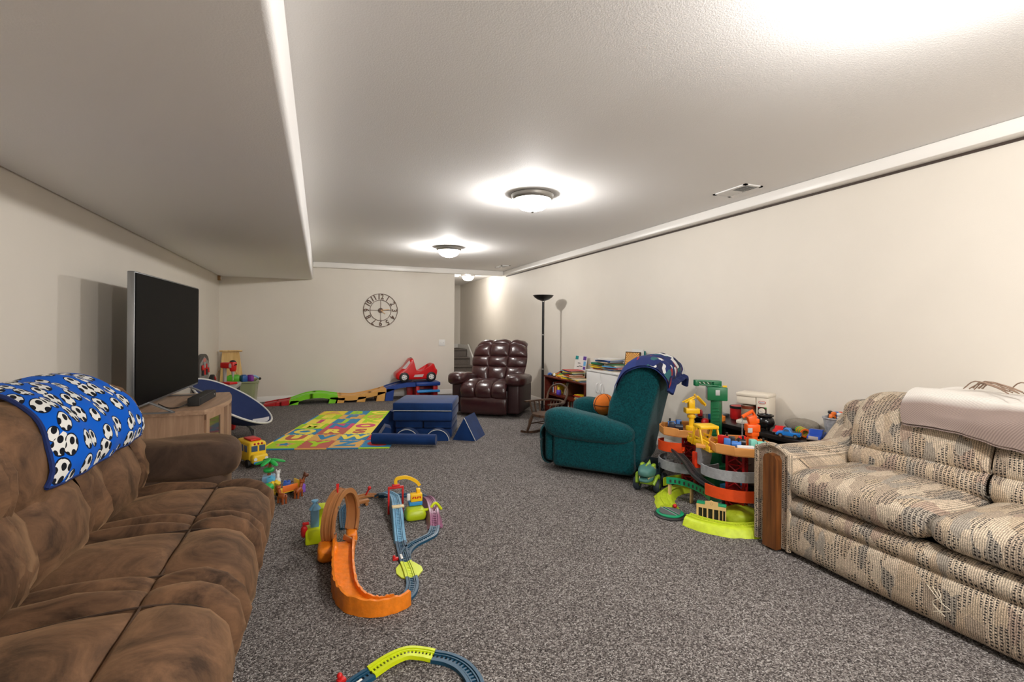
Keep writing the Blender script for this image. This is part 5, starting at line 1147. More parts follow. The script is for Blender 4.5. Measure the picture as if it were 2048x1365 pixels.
# light blue climbing section to the crane
up = [(.43, 2.80, .0), (.443, 2.95, .03), (.458, 3.10, .06), (.468, 3.22, .075), (.475, 3.34, .075)]
track(ts, up, M_lblue, name='climbing_section'); track(ts, [(.475, 3.34, .075), (.45, 3.47, .06), (.42, 3.56, .035)], M_lblue, name='descending_section')
mb = MB(); pth = spline(up, 6); mb.sweep([(-.03, -.004), (.03, -.004), (.03, .001), (-.03, .001)], pth); mb.build('ramp_deck', M_lblue, ts, world=True)
for s in (-1, 1):
    mb = MB(); vs_ = []; N = len(pth)
    for p in pth: vs_ += [Vector((p.x+s*.027, p.y, p.z+.002)), Vector((p.x+s*.033, p.y, p.z+.002)), Vector((p.x+s*.036, p.y, .001)), Vector((p.x+s*.029, p.y, .001))]
    mb.add(vs_, [(i*4+k, i*4+(k+1) % 4, (i+1)*4+(k+1) % 4, (i+1)*4+k) for i in range(N-1) for k in range(4)]+[(0, 1, 2, 3), tuple(range((N-1)*4, N*4))]); mb.build('ramp_side', M_lblue, ts, world=True)
# red lifting frame with yellow jib, crane house on lime hill
fy = 3.25
for s in (-1, 1): MB().rbox((.467+s*.045, fy, .085), (.012, .014, .168), .003).build('frame_post', M_tred, ts, world=True)
MB().rbox((.467, fy, .172), (.102, .016, .016), .004).build('frame_beam', M_tred, ts, world=True); MB().rbox((.467, fy-.002, .186), (.05, .02, .016), .004).build('frame_cap', M_tred, ts, world=True)
MB().rbox((.467, fy-.1, .082), (.075, .035, .012), .003).build('gate', M_cream, ts, world=True)
mb = MB(); jib = spline([(.467, fy, .19), (.468, fy, .222), (.50, fy, .232), (.545, fy+.0, .228), (.60, fy+.01, .195), (.625, fy+.01, .165)], 5); mb.sweep([(-.010, -.008), (.010, -.008), (.010, .008), (-.010, .008)], jib, up=Vector((0, 1, 0))); mb.build('crane_jib', M_tyel, ts, world=True)
def hill(p): return Vector((p.x*(1-.35*max(0, p.z)/.06), p.y*(1-.3*max(0, p.z)/.06), p.z))
MB().puff((.572, 3.13, .036), (.065, .06, .035), .35, 24, 10, disp=hill).build('lime_hill', plastic('hill_lime', (176, 196, 20)), ts, world=True)
MB().rbox((.58, 3.17, .085), (.085, .05, .024), .004).build('crane_base', plastic('sky', (46, 140, 214)), ts, world=True)
MB().rbox((.585, 3.17, .122), (.075, .045, .05), .005).build('crane_house', M_tyel, ts, world=True)
for k in range(4): MB().box((.562+.015*k, 3.1465, .125), (.008, .002, .014), ry=.5*(-1)**k).build('lattice', M_tred, ts, world=True)
MB().rbox((.60, 3.18, .158), (.025, .03, .03), .004).build('crane_mast', M_tyel, ts, world=True); MB().rbox((.535, 3.16, .13), (.02, .02, .04), .003).build('cab', M_white, ts, world=True)
MB().tube(spline([(.62, 3.12, .05), (.66, 3.11, .055), (.70, 3.12, .085), (.74, 3.12, .04)], 5), .009, 8).build('yellow_arm', M_lime, ts, world=True)
# purple rock bridge
pb = [(.655, 2.92, .012), (.672, 3.02, .045), (.685, 3.13, .055), (.695, 3.24, .055), (.70, 3.36, .035), (.695, 3.46, .005)]
track(ts, pb, M_purp, name='bridge_section')
pth = spline(pb, 6)
for s in (-1, 1):
    mb = MB(); N = len(pth); vs_ = []
    for p in pth:
        j = .006*noise.noise(p*50); vs_ += [Vector((p.x+s*.028, p.y, p.z+.004)), Vector((p.x+s*(.048+j), p.y, .001)), Vector((p.x+s*.03, p.y, .001))]
    mb.add(vs_, [(i*3+k, i*3+(k+1) % 3, (i+1)*3+(k+1) % 3, (i+1)*3+k) for i in range(N-1) for k in range(3)]+[(0, 1, 2), ((N-1)*3, (N-1)*3+1, (N-1)*3+2)]); mb.build('bridge_rock', M_purp, ts, world=True, ang=60)
# far curves back to the loop
track(ts, [(.695, 3.46, .003), (.675, 3.53, 0), (.61, 3.56, 0), (.53, 3.57, 0), (.46, 3.60, 0), (.40, 3.62, 0)], M_tblue); track(ts, [(.42, 3.56, .03), (.40, 3.60, .012), (.37, 3.63, 0)], M_tblue)
track(ts, [(.40, 3.62, 0), (.33, 3.62, .012), (.25, 3.58, .016), (.20, 3.52, .01)], M_tbrown, name='brown_section'); track(ts, [(.20, 3.52, .0), (.165, 3.44, 0), (.15, 3.34, 0), (.15, 3.1, 0)], M_tblue)
MB().tube([(.31, 3.60, .03), (.33, 3.585, .075)], .006, 8).build('signal_arm', M_tred, ts, world=True); MB().ball((.332, 3.583, .08), (.012, .008, .014)).build('signal_lamp', M_tred, ts, world=True)
wg = thing('toy_wagon', 'small tan toy wagon on the far brown track section', 'toy wagon', (.27, 3.47, 0), math.radians(18))
MB().rbox((0, 0, .03), (.10, .034, .022), .004).build('body', M_tbrown, wg)
for x in (-.03, .03):
    for s in (-.018, .018): MB().cyl((x, s-.004, .012), (x, s+.004, .012), .0115, n=12).build('wheel', M_tbrown, wg)
# ---------------------------------------------------------------- second track at the picture's lower edge
t2 = thing('toy_track_curve', 'lime and dark blue toy track curve nearest the viewer', 'toy track', (.33, 1.75, 0))
track(t2, [(.06, 1.66, 0), (.115, 1.735, 0), (.175, 1.772, 0)], M_tblue)
rails(MB(), spline([(.175, 1.772, .004), (.24, 1.80, .012), (.305, 1.815, .014), (.36, 1.80, .008), (.395, 1.782, .003)], 6), tie=.013).build('lime_section', M_lime, t2, world=True, ang=30)
track(t2, [(.395, 1.782, 0), (.445, 1.745, 0), (.485, 1.685, 0), (.50, 1.60, 0), (.48, 1.51, 0), (.42, 1.43, 0)], M_tblue)
MB().rbox((.11, 1.72, .016), (.075, .008, .003), .001, rz=.6).build('switch_tongue', M_white, t2, world=True)
MB().rbox((.075, 1.765, .01), (.03, .022, .018), .004, rz=.5).build('switch_lever', M_tred, t2, world=True); MB().ball((.07, 1.77, .026), .010).build('switch_knob', M_tred, t2, world=True)
gp = thing('green_toy_plate', 'dark green toy piece on the carpet inside the nearest track curve', 'toy', (.40, 1.585, 0), .1)
MB().rbox((0, 0, .012), (.07, .04, .022), .006).build('plate', plastic('bottle_green', (16, 110, 60)), gp); MB().rbox((-.045, 0, .006), (.03, .03, .01), .003).build('tab', plastic('bottle_green', (16, 110, 60)), gp)
# ================================================================ low black bench along the right wall
tbl = thing('black_bench', 'low black shelf bench along the right wall beside the patterned sofa', 'bench', (3.13, 2.78, 0))
M_blk = mat('black_laminate', (22, 21, 22), .35)
bzt = .48
MB().rbx(2.955, 3.30, 2.19, 3.36, bzt-.03, bzt, .003).build('top', M_blk, tbl, world=True)
MB().bx(2.975, 3.295, 2.2, 3.35, .03, .05).build('bottom_shelf', M_blk, tbl, world=True)
for y in (2.2, 2.58, 2.97, 3.33): MB().bx(2.97, 3.295, y, y+.022, .001, bzt-.03).build('upright', M_blk, tbl, world=True)
MB().bx(3.285, 3.295, 2.22, 3.33, .05, bzt-.03).build('back_panel', mat('dark_brown_board', (62, 44, 36), .7), tbl, world=True)
for k, (y, w_, nm, c) in enumerate(((2.62, .32, 'brown', (70, 50, 40)), (3.0, .30, 'slate', (70, 74, 80)), (2.24, .32, 'umber', (60, 44, 36)))):
    t = thing('storage_box', f'{nm} fabric storage box in the black bench', 'storage box', (3.13, y+w_/2, .0505)); MB().rbox((0, 0, .13), (.27, w_-.02, .258), .01).build('box', mat('box_'+nm, c, .9), t); MB().tube(spline([(-.137, -.04, .17), (-.15, 0, .16), (-.137, .04, .17)], 4), .005, 6).build('handle', mat('box_'+nm, c, .9), t)

# ================================================================ big tower train set
tw = thing('toy_tower_set', 'tall toy railway tower set with red lattice towers and cranes', 'toy train set', (2.6, 2.75, 0))
RT, LT, GT = Vector((2.56, 2.46, 0)), Vector((2.655, 3.0, 0)), Vector((2.79, 2.88, 0))
M_tower = plastic('tower_red', (170, 20, 26)); M_grey = mat('rock_grey', (158, 160, 164), .6, var=.12, vscale=40, bump=.3, bscale=50); M_tan = plastic('tray_tan', (216, 150, 82)); M_rail = plastic('rail_black', (52, 52, 54))
M_ora = mat('bright_orange_rock', (232, 78, 24), .4, bump=.3, bscale=50); M_dkred = plastic('dark_red', (126, 20, 22)); M_grn = plastic('crane_green', (18, 108, 66)); M_ltlime = mat('lime_ground', (196, 216, 46), .5, var=.1, vscale=25, bump=.3, bscale=40); M_sta = plastic('station_tan', (222, 186, 128)); M_teal2 = plastic('station_green', (24, 150, 104)); M_corange = plastic('crane_orange', (240, 96, 24))
def lattice(c, w_, z0, z1, rz):
    def fr_(x, y): return (c.x+x*math.cos(rz)-y*math.sin(rz), c.y+x*math.sin(rz)+y*math.cos(rz))
    h = w_/2; cs = [(-h, -h), (h, -h), (h, h), (-h, h)]
    for x, y in cs:
        a, b_ = fr_(x, y); MB().box((a, b_, (z0+z1)/2), (.014, .014, z1-z0), rz=rz).build('tower_post', M_tower, tw, world=True)
    n = max(2, int((z1-z0)/.075))
    for k in range(4):
        (xa, ya), (xb_, yb_) = cs[k], cs[(k+1) % 4]; mb = MB()
        pa, pb_ = fr_(xa, ya), fr_(xb_, yb_)
        for i in range(n):
            za, zb2 = z0+(z1-z0)*i/n, z0+(z1-z0)*(i+1)/n
            mb.tube([(*pa, za), (*pb_, zb2)], .0045, 6); mb.tube([(*pa, zb2), (*pb_, za)], .0045, 6); mb.tube([(*pa, zb2-.004), (*pb_, zb2-.004)], .0045, 6)
        mb.build('tower_brace', M_tower, tw, world=True)
lattice(RT, .10, .02, .42, .55); lattice(LT, .09, .02, .41, .55)
MB().box((RT.x+.03, RT.y+.05, .24), (.07, .06, .40), rz=.55).build('tower_core', M_dkred, tw, world=True); MB().box((LT.x+.02, LT.y+.04, .22), (.05, .05, .38), rz=.55).build('tower_core', M_dkred, tw, world=True)
def chan(c, r_, a0, a1, z0, z1, w_, wall, m, name, n=26, inner=None, base=.012):
    """helical channel with outer wall"""
    path = [Vector((c.x+r_*math.cos(a0+(a1-a0)*i/n), c.y+r_*math.sin(a0+(a1-a0)*i/n), z0+(z1-z0)*i/n)) for i in range(n+1)]
    o = -1 if a1 < a0 else 1
    inn = wall*.3 if inner is None else inner
    prof = [(-w_/2, -base), (w_/2, -base), (w_/2, wall if o > 0 else inn), (w_/2-.01, wall if o > 0 else inn), (w_/2-.01, 0), (-w_/2+.01, 0), (-w_/2+.01, inn if o > 0 else wall), (-w_/2, inn if o > 0 else wall)]
    return MB().sweep(prof, path).build(name, m, tw, world=True, ang=40)
D = math.radians
chan(LT, .20, D(100), D(285), .165, .185, .075, .055, M_grey, 'grey_track', inner=.012)
chan(RT, .19, D(150), D(320), .275, .30, .075, .052, M_grey, 'grey_track', inner=.012)
chan(LT, .20, D(110), D(215), .285, .325, .08, .06, M_ora, 'orange_track'); chan(RT, .20, D(172), D(330), .165, .175, .08, .058, M_ora, 'orange_track')
MB().sweep([(-.03, 0), (.03, 0), (.03, .006), (-.03, .006)], spline([(LT.x-.20, LT.y-.04, .325), (2.42, 2.78, .27), (2.36, 2.60, .22), (RT.x-.19, RT.y+.02, .185)], 6)).build('rail_ramp', M_rail, tw, world=True)
rails(MB(), spline([(LT.x-.20, LT.y-.04, .325), (2.42, 2.78, .27), (2.36, 2.60, .22), (RT.x-.19, RT.y+.02, .185)], 6), w=.044, z=.004, tie=.012).build('rail_ramp_track', M_rail, tw, world=True, ang=30)
MB().tube(spline([(LT.x-.13, LT.y-.22, .175), (2.5, 2.68, .20), (2.42, 2.58, .26)], 6), .008, 6).build('link_rail', M_rail, tw, world=True)
# tan trays on top
def tray(c, r_, z, label):
    n = 10; pts = [(c.x+r_*(1+.05*(k % 2))*math.cos(2*PI*k/n), c.y+r_*(1+.05*(k % 2))*math.sin(2*PI*k/n)) for k in range(n)]
    MB().prism(pts, z, z+.012, 'xy').build('tray_floor', M_tan, tw, world=True)
    for k in range(n):
        (xa, ya), (xb_, yb_) = pts[k], pts[(k+1) % n]; L_ = math.hypot(xb_-xa, yb_-ya); a = math.atan2(yb_-ya, xb_-xa)
        MB().rbox(((xa+xb_)/2, (ya+yb_)/2, z+.03+.004*(k % 2)), (L_+.006, .010, .052+.008*(k % 2)), .003, 1, rz=a).build('tray_wall', M_tan, tw, world=True)
tray(Vector((RT.x+.02, RT.y+.0, 0)), .185, .42, ''); tray(Vector((LT.x-.02, LT.y+.05, 0)), .18, .41, '')
MB().rbox((RT.x-.155, RT.y+.14, .432), (.09, .05, .022), .004, rz=-.7).build('tray_link', M_tan, tw, world=True)
# yellow bridge between the trays
ba, bb_ = Vector((2.52, 2.86, .425)), Vector((2.49, 2.60, .425)); ba = Vector((2.53, 2.80, .405)); bb_ = Vector((2.45, 2.53, .405))
d = bb_-ba; aa = math.atan2(d.y, d.x); L_ = d.length; mid_ = (ba+bb_)/2
def B(): 
    m_ = MB(); m_.M = Matrix.Translation(mid_) @ Matrix.Rotation(aa, 4, 'Z'); return m_
B().rbox((0, 0, .008), (L_+.05, .115, .016), .004).build('bridge_deck', M_tyel, tw, world=True)
for s in (-1, 1):
    B().rbox((0, s*.055, .028), (L_+.05, .008, .026), .002).build('bridge_rail', M_tyel, tw, world=True); B().rbox((0, s*.055, .062), (L_+.02, .008, .012), .002).build('bridge_rail', M_tyel, tw, world=True)
    for q in (-.13, -.05, .05, .13): B().rbox((q, s*.055, .045), (.014, .0075, .04), .002).build('bridge_post', M_tyel, tw, world=True)
    for q in (-1, 1): B().rbox((q*.06, s*.062, .068), (.022, .010, .14), .004, ry=-q*.38).build('bridge_leg', M_tyel, tw, world=True)
B().rbox((0, 0, .142), (.115, .135, .024), .008, 2).build('bridge_cap', M_tyel, tw, world=True)
# grey lift bucket and orange weight below the bridge
B().prism([(-.06, -.12), (.02, -.12), (.05, -.05), (.03, .0), (-.04, .0)], -.05, .02, 'xz').build('hopper', M_grey, tw, world=True)
B().rbox((-.045, -.045, -.10), (.045, .045, .11), .006).build('weight', plastic('safety_orange', (238, 62, 24)), tw, world=True)
# green crane
MB().rbox((GT.x, GT.y, .10), (.17, .15, .2), .01).build('crane_foot', M_grn, tw, world=True)
MB().rbox((GT.x, GT.y, .40), (.075, .065, .60), .006, rz=.5).build('crane_tower', M_grn, tw, world=True)
for k in range(12): MB().box((GT.x-.036, GT.y-.036, .36+.025*k), (.05, .006, .006), rz=-.6).build('tower_rib', M_grn, tw, world=True)
mb = MB(); mb.M = Matrix.Translation((GT.x, GT.y, .735)) @ Matrix.Rotation(D(-35), 4, 'Z'); mb.rbox((0, 0, 0), (.14, .11, .10), .006); mb.build('crane_cab', M_grn, tw, world=True)
mb = MB(); mb.M = Matrix.Translation((GT.x, GT.y, .735)) @ Matrix.Rotation(D(-35), 4, 'Z'); mb.rbox((-.0715, -.0, 0), (.003, .08, .085), .001); mb.build('cab_plate', mat('cab_grey', (186, 188, 188), .5), tw, world=True)
mb = MB(); mb.M = Matrix.Translation((GT.x, GT.y, .735)) @ Matrix.Rotation(D(-35), 4, 'Z'); mb.rbox((.0, -.056, .01), (.03, .003, .04), .001); mb.build('cab_window', mat('cab_grey', (186, 188, 188), .5), tw, world=True)
mb = MB(); mb.M = Matrix.Translation((GT.x, GT.y, .79)) @ Matrix.Rotation(D(155), 4, 'Z')
for s in (-1, 1): mb.tube([(-.02, s*.025, 0), (.14, s*.02, .012)], .006, 6); mb.tube([(-.02, s*.025, .035), (.14, s*.02, .038)], .006, 6)
for k in range(5):
    for s in (-1, 1): mb.tube([(.0+.03*k, s*.023, .002*k), (.03+.03*k, s*.022, .036)], .004, 5)
mb.rbox((.15, 0, .022), (.03, .05, .045), .004); mb.rbox((.0, 0, .02), (.06, .055, .04), .004); mb.build('crane_jib', M_grn, tw, world=True)
MB().box((GT.x+.03, GT.y-.05, .792), (.03, .012, .012), rz=D(-35)).build('crane_stripe', M_tyel, tw, world=True)
def chain(x, y, z0, z1, m):
    mb = MB(); n = int((z1-z0)/.010)
    for i in range(n): mb.tube([(x+(.0045*math.cos(a) if i % 2 else 0), y+(0 if i % 2 else .0045*math.cos(a)), z0+.010*(i+.5)+.0065*math.sin(a)) for a in [k*PI/3 for k in range(6)]], .0014, 4, closed=True)
    mb.build('chain', m, tw, world=True)
M_chain = mat('chain_grey', (170, 172, 176), .35, metal=.6)
jx, jy = GT.x+.15*math.cos(D(155)), GT.y+.15*math.sin(D(155)); chain(jx, jy, .55, .79, M_chain)
# yellow crane on left tray
YT = Vector((LT.x-.01, LT.y-.02, .422))
MB().rbox((YT.x, YT.y, YT.z+.03), (.07, .06, .06), .008).build('yellow_foot', M_tyel, tw, world=True); MB().cyl((YT.x, YT.y, YT.z+.05), (YT.x, YT.y, YT.z+.15), .020, n=14).build('yellow_column', M_tyel, tw, world=True)
MB().lathe([(0, 0), (.03, 0), (.034, .012), (.03, .024), (0, .024)], 16, (YT.x, YT.y, YT.z+.12)).build('yellow_collar', M_tyel, tw, world=True)
MB().rbox((YT.x, YT.y, YT.z+.175), (.105, .07, .04), .006, rz=-.4).build('yellow_cab', M_tyel, tw, world=True); MB().rbox((YT.x-.005, YT.y, YT.z+.225), (.045, .05, .065), .006, rz=-.4).build('yellow_neck', M_tyel, tw, world=True)
for s in (-.015, .015):
    MB().tube([(YT.x-.05, YT.y+.03+s, YT.z+.235), (YT.x+.03, YT.y-.02+s, YT.z+.285), (YT.x+.075, YT.y-.05+s, YT.z+.225)], .007, 6).build('yellow_boom', M_tyel, tw, world=True)
MB().tube([(YT.x+.015, YT.y-.01, YT.z+.30), (YT.x+.085, YT.y-.055, YT.z+.215)], .009, 6).build('yellow_boom', M_tyel, tw, world=True)
chain(YT.x+.08, YT.y-.053, YT.z+.12, YT.z+.215, M_chain); MB().puff((YT.x+.08, YT.y-.053, YT.z+.085), (.032, .02, .036), .8, 14, 10).build('red_load', M_tower, tw, world=True)
# orange crane on right tray
OT = Vector((RT.x+.11, RT.y-.02, .433))
MB().rbox((OT.x, OT.y, OT.z+.04), (.05, .05, .085), .006).build('orange_foot', M_corange, tw, world=True); MB().rbox((OT.x, OT.y, OT.z+.095), (.065, .06, .03), .006).build('orange_collar', M_corange, tw, world=True)
MB().rbox((OT.x, OT.y, OT.z+.135), (.085, .06, .05), .008, rz=-.4).build('orange_cab', M_corange, tw, world=True)
MB().rbox((OT.x-.005, OT.y, OT.z+.185), (.05, .04, .06), .006, rz=-.4, ry=-.3).build('orange_neck', M_corange, tw, world=True); MB().rbox((OT.x+.03, OT.y, OT.z+.18), (.03, .05, .03), .004, rz=-.4).build('orange_motor', M_corange, tw, world=True)
MB().tube([(OT.x+.03, OT.y, OT.z+.20), (OT.x-.0, OT.y+.0, OT.z+.245), (OT.x-.055, OT.y+.03, OT.z+.205)], .012, 8).build('orange_boom', M_corange, tw, world=True)
MB().rbox((OT.x-.045, OT.y-.025, OT.z+.125), (.03, .004, .03), .001, rz=-.4).build('orange_plate', MATS['cab_grey'], tw, world=True)
chain(OT.x-.055, OT.y+.03, OT.z+.06, OT.z+.20, M_chain)
for a in (.6, -.6): MB().rbox((OT.x-.055, OT.y+.03, OT.z+.04), (.016, .02, .085), .004, ry=a).build('red_hook', plastic('hook_red', (226, 34, 30)), tw, world=True)
# lime ground ring, turntable and station
gc = Vector((2.60, 2.72, 0))
mb = MB(); path = [Vector((gc.x+.50*math.cos(a), gc.y+.42*math.sin(a), 0)) for a in [D(150)+D(55)*i/16 for i in range(17)]]
def lime_arc(pts, hgt, name='lime_ground'):
    path = spline(pts, 7); mb = MB(); vs_ = []; N = len(path); m_ = 7
    for i, p in enumerate(path):
        t = (path[min(i+1, N-1)]-path[max(i-1, 0)]).normalized(); sd = t.cross(Vector((0, 0, 1))); j = .012*noise.noise(p*30)
        for a, b_ in ((-.075-j, .001), (-.05, hgt*.8), (-.036, hgt), (.036, hgt), (.05, hgt*.8), (.07+j, .001), (0, .001)): vs_.append(p+sd*a+Vector((0, 0, b_)))
    mb.add(vs_, [(i*m_+k, i*m_+(k+1) % m_, (i+1)*m_+(k+1) % m_, (i+1)*m_+k) for i in range(N-1) for k in range(m_)]+[tuple(range(m_)), tuple(range((N-1)*m_, N*m_))]); mb.build(name, M_ltlime, tw, world=True, ang=60)
    rails(MB(), [p+Vector((0, 0, hgt)) for p in path], w=.044, h=.008).build('lime_rail', M_ltlime, tw, world=True, ang=30)
lime_arc([(2.58, 2.98, 0), (2.46, 2.965, 0), (2.34, 2.90, 0), (2.255, 2.80, 0), (2.195, 2.69, 0)], .03)
lime_arc([(2.165, 2.46, 0), (2.20, 2.35, 0), (2.28, 2.25, 0), (2.38, 2.20, 0), (2.47, 2.19, 0)], .05)
MB().rbox((2.51, 2.19, .055), (.03, .13, .108), .008).build('lime_end_wall', M_ltlime, tw, world=True)
def hump(p): return p*(1+.15*noise.noise(p*22))
MB().puff((2.49, 2.36, .04), (.12, .10, .05), .8, 24, 12, disp=hump).build('lime_mound', M_ltlime, tw, world=True, ang=70)
MB().sweep([(-.005, 0), (.005, 0), (.005, .06), (-.005, .06)], spline([(2.44, 3.045, .025), (2.53, 3.07, .025), (2.63, 3.065, .025)], 6)).build('lime_fence', M_ltlime, tw, world=True)
tcx, tcy = 2.135, 2.60
MB().lathe([(0, .001), (.098, .001), (.10, .008), (.09, .014), (0, .014)], 32, (tcx, tcy, 0)).build('turntable_base', M_rail, tw, world=True)
MB().lathe([(0, .015), (.085, .015), (.087, .022), (.08, .026), (0, .026)], 32, (tcx, tcy, 0)).build('turntable_disc', M_teal2, tw, world=True)
for s in (-1, 1):
    MB().prism([(tcx+s*.012+.062*s*math.sin(PI*k/10), tcy-.075+.15*k/10) for k in range(11)], .026, .030, 'xy').build('turntable_panel', mat('turntable_grey', (92, 98, 98), .5), tw, world=True)
    MB().tube([(tcx+s*.011, tcy-.078, .031), (tcx+s*.011, tcy+.078, .031)], .0025, 6).build('turntable_rail', M_grey, tw, world=True)
MB().ball((tcx+.09, tcy+.06, .03), .014).build('turntable_knob', M_tred, tw, world=True)
# yard floor, station arch wing and facade
MB().prism([(2.20, 2.62), (2.30, 2.52), (2.36, 2.36), (2.33, 2.30), (2.24, 2.40), (2.20, 2.52)], .001, .010, 'xy').build('yard_floor', plastic('yard_grey', (70, 72, 78)), tw, world=True)
roof = spline([(2.335, 2.88, .112), (2.395, 2.82, .115), (2.435, 2.71, .112), (2.435, 2.59, .105), (2.405, 2.49, .098)], 6)
MB().sweep([(-.045, -.008), (.03, .0), (.03, .008), (-.045, .0)], roof).build('canopy', M_teal2, tw, world=True, ang=40)
MB().sweep([(.026, .0), (.034, .0), (.034, .045), (.026, .045)], roof).build('canopy_wall', M_teal2, tw, world=True, ang=40)
fR = along(roof)
for k in range(10): 
    p = fR(.06+.09*k); q = fR(.08+.09*k); a = math.atan2(q.y-p.y, q.x-p.x); sd = Vector((math.sin(a), -math.cos(a), 0)); MB().box(p+sd*.03+Vector((0, 0, .02)), (.014, .0098, .022), rz=a).build('canopy_window', M_rail, tw, world=True)
MB().puff(fR(.6)+Vector((-.02, -.01, .005)), (.016, .01, .002), .9, 14, 6, rz=1.9).build('canopy_sign', M_white, tw, world=True)
for t_, in ((.05,), (.42,)):
    p = fR(t_); MB().rbox((p.x-.0, p.y, .052), (.035, .012, .102), .002, rz=.4).build('station_pier', M_sta, tw, world=True)
fa2, fb2 = Vector((2.205, 2.435, 0)), Vector((2.315, 2.305, 0)); d = fb2-fa2; aa = math.atan2(d.y, d.x); L_ = d.length
def Fm():
    m_ = MB(); m_.M = Matrix.Translation(fa2) @ Matrix.Rotation(aa, 4, 'Z'); return m_
ww = [(.012, .022), (.038, .022), (.068, .026), (.102, .026), (.134, .016), (.154, .012)]
mb = Fm(); xs_ = [0]
for a, w_ in ww: xs_ += [a, a+w_]
xs_.append(L_)
for i in range(0, len(xs_), 2): mb.box(((xs_[i]+xs_[i+1])/2, 0, .06), (max(.003, xs_[i+1]-xs_[i]), .012, .10))
mb.box((L_/2, 0, .014), (L_, .012, .008)); mb.box((L_/2, 0, .118), (L_, .012, .022)); mb.prism([(.05, .128), (.05, .150), (.075, .152), (.085, .158), (.095, .152), (.125, .150), (.125, .128)], -.006, .006, 'xz'); mb.build('station_front', M_sta, tw, world=True)
Fm().box((L_/2, .022, .06), (L_-.01, .004, .1)).build('station_dark', M_rail, tw, world=True)
mb = Fm(); mb.M = mb.M @ Matrix.Translation((.087, -.0062, .139)) @ Matrix.Rotation(PI/2, 4, 'X'); mb.lathe([(.006, -.001), (.008, -.001), (.008, .001), (.006, .001)], 18); mb.build('station_clock', plastic('station_dark_tan', (190, 150, 96)), tw, world=True)  # clock ring in a darker tan than the station front
Fm().rbox((L_/2, .02, .132), (L_, .05, .006), .001).build('station_roof', M_teal2, tw, world=True)
for (x, y) in ((2.78, 2.62), (2.62, 2.62)):
    MB().rbox((x, y, .10), (.05, .05, .09), .005).build('blue_hopper', plastic('sky', (46, 140, 214)), tw, world=True); MB().rbox((x, y, .03), (.03, .03, .06), .003).build('hopper_post', M_rail, tw, world=True)
# trains standing in the trays
def engine(x, y, z, rz, c, nm, label):
    t = thing('toy_engine', label, 'toy train', (x, y, z), rz, 'little engines in the tower trays'); t.scale = (1.25, 1.25, 1.4); m = plastic('engine_'+nm, c)
    MB().rbox((0, 0, .014), (.085, .032, .012), .003).build('chassis', MATS['black_plastic'], t)
    MB().cyl((-.005, 0, .034), (.04, 0, .034), .015, n=14).build('boiler', m, t); MB().rbox((-.025, 0, .038), (.032, .032, .04), .004).build('cab', m, t); MB().cyl((.028, 0, .045), (.028, 0, .064), .005, .006, 10).build('funnel', MATS['black_plastic'], t)
    for q in (-.028, 0, .028):
        for s in (-1, 1): MB().cyl((q, s*.014, .0095), (q, s*.019, .0095), .0092, n=12).build('wheel', M_tred if nm != 'red' else MATS['black_plastic'], t)
zt_ = .4326
engine(RT.x-.035, RT.y+.075, zt_, .3, (196, 30, 30), 'red', 'red toy engine at the left end of the right tan tray')
engine(RT.x-.085, RT.y-.045, zt_, -.75, (60, 120, 200), 'blue', 'blue toy engine at the front of the right tan tray'); engine(RT.x-.01, RT.y-.01, zt_, -.7, (40, 40, 44), 'black', 'black toy engine in the middle of the right tan tray')
engine(RT.x+.06, RT.y-.11, zt_, -.4, (130, 206, 190), 'mint', 'mint green toy engine at the right end of the right tan tray')
engine(LT.x-.115, LT.y+.03, zt_-.01, -.6, (40, 46, 60), 'dark', 'dark toy engine on the left tan tray'); engine(LT.x-.05, LT.y+.125, zt_-.01, 2.6, (60, 130, 210), 'blue', 'blue toy engine at the back of the left tan tray'); engine(LT.x+.085, LT.y+.03, zt_-.01, -.6, (44, 34, 30), 'brown', 'dark brown toy engine behind the yellow crane')
cc = thing('toy_carriage', 'white and blue toy carriage at the front edge of the right tan tray', 'toy train', (RT.x-.05, RT.y-.115, zt_), -.55)
MB().rbox((0, 0, .03), (.10, .03, .04), .004).build('body', M_white, cc)
for q in (-.025, .025): MB().rbox((q, -.0155, .026), (.036, .002, .022), .001).build('splash', plastic('sky', (46, 140, 214)), cc)
for q in (-.03, .03):
    for s in (-1, 1): MB().cyl((q, s*.011, .0095), (q, s*.016, .0095), .0092, n=12).build('wheel', MATS['black_plastic'], cc)

# ================================================================ green monster truck with a reptile head
dn = thing('toy_dinosaur_truck', 'green toy truck with reptile head front beside the tower set', 'toy truck', (2.375, 3.115, 0), D(218))
M_dg = plastic('reptile_green', (74, 122, 116), .5); M_dl = plastic('reptile_lime', (142, 176, 44)); M_dd = plastic('reptile_dark', (30, 44, 52))
for x in (-.09, .10):
    for s in (-1, 1):
        mb = MB(); mb.M = Matrix.Translation((x, s*.075, .05)) @ Matrix.Rotation(PI/2, 4, 'X'); mb.lathe([(.02, -.02), (.042, -.022), (.049, -.014), (.05, 0), (.049, .014), (.042, .022), (.02, .02)], 20); wv_ = mb.build('wheel', mat('tyre_navy', (34, 46, 58), .6), dn)
        mb = MB(); mb.M = Matrix.Translation((x, s*.075, .05)) @ Matrix.Rotation(PI/2, 4, 'X'); mb.lathe([(0, -.016), (.022, -.018), (.022, .018), (0, .016)], 14); mb.build('hub', M_dl, wv_)
MB().rbox((0, 0, .075), (.28, .10, .035), .01).build('chassis', M_dl, dn)
for s in (-1, 1): MB().tube(spline([(.03, s*.06, .07), (.06, s*.075, .112), (.11, s*.075, .118), (.16, s*.06, .07)], 4), .012, 8).build('mudguard', M_dl, dn)
def head(p): return Vector((p.x, p.y*(1-.25*max(0, p.x)/.09), p.z*(1-.3*max(0, p.x)/.09)+.004*noise.noise(p*60)))
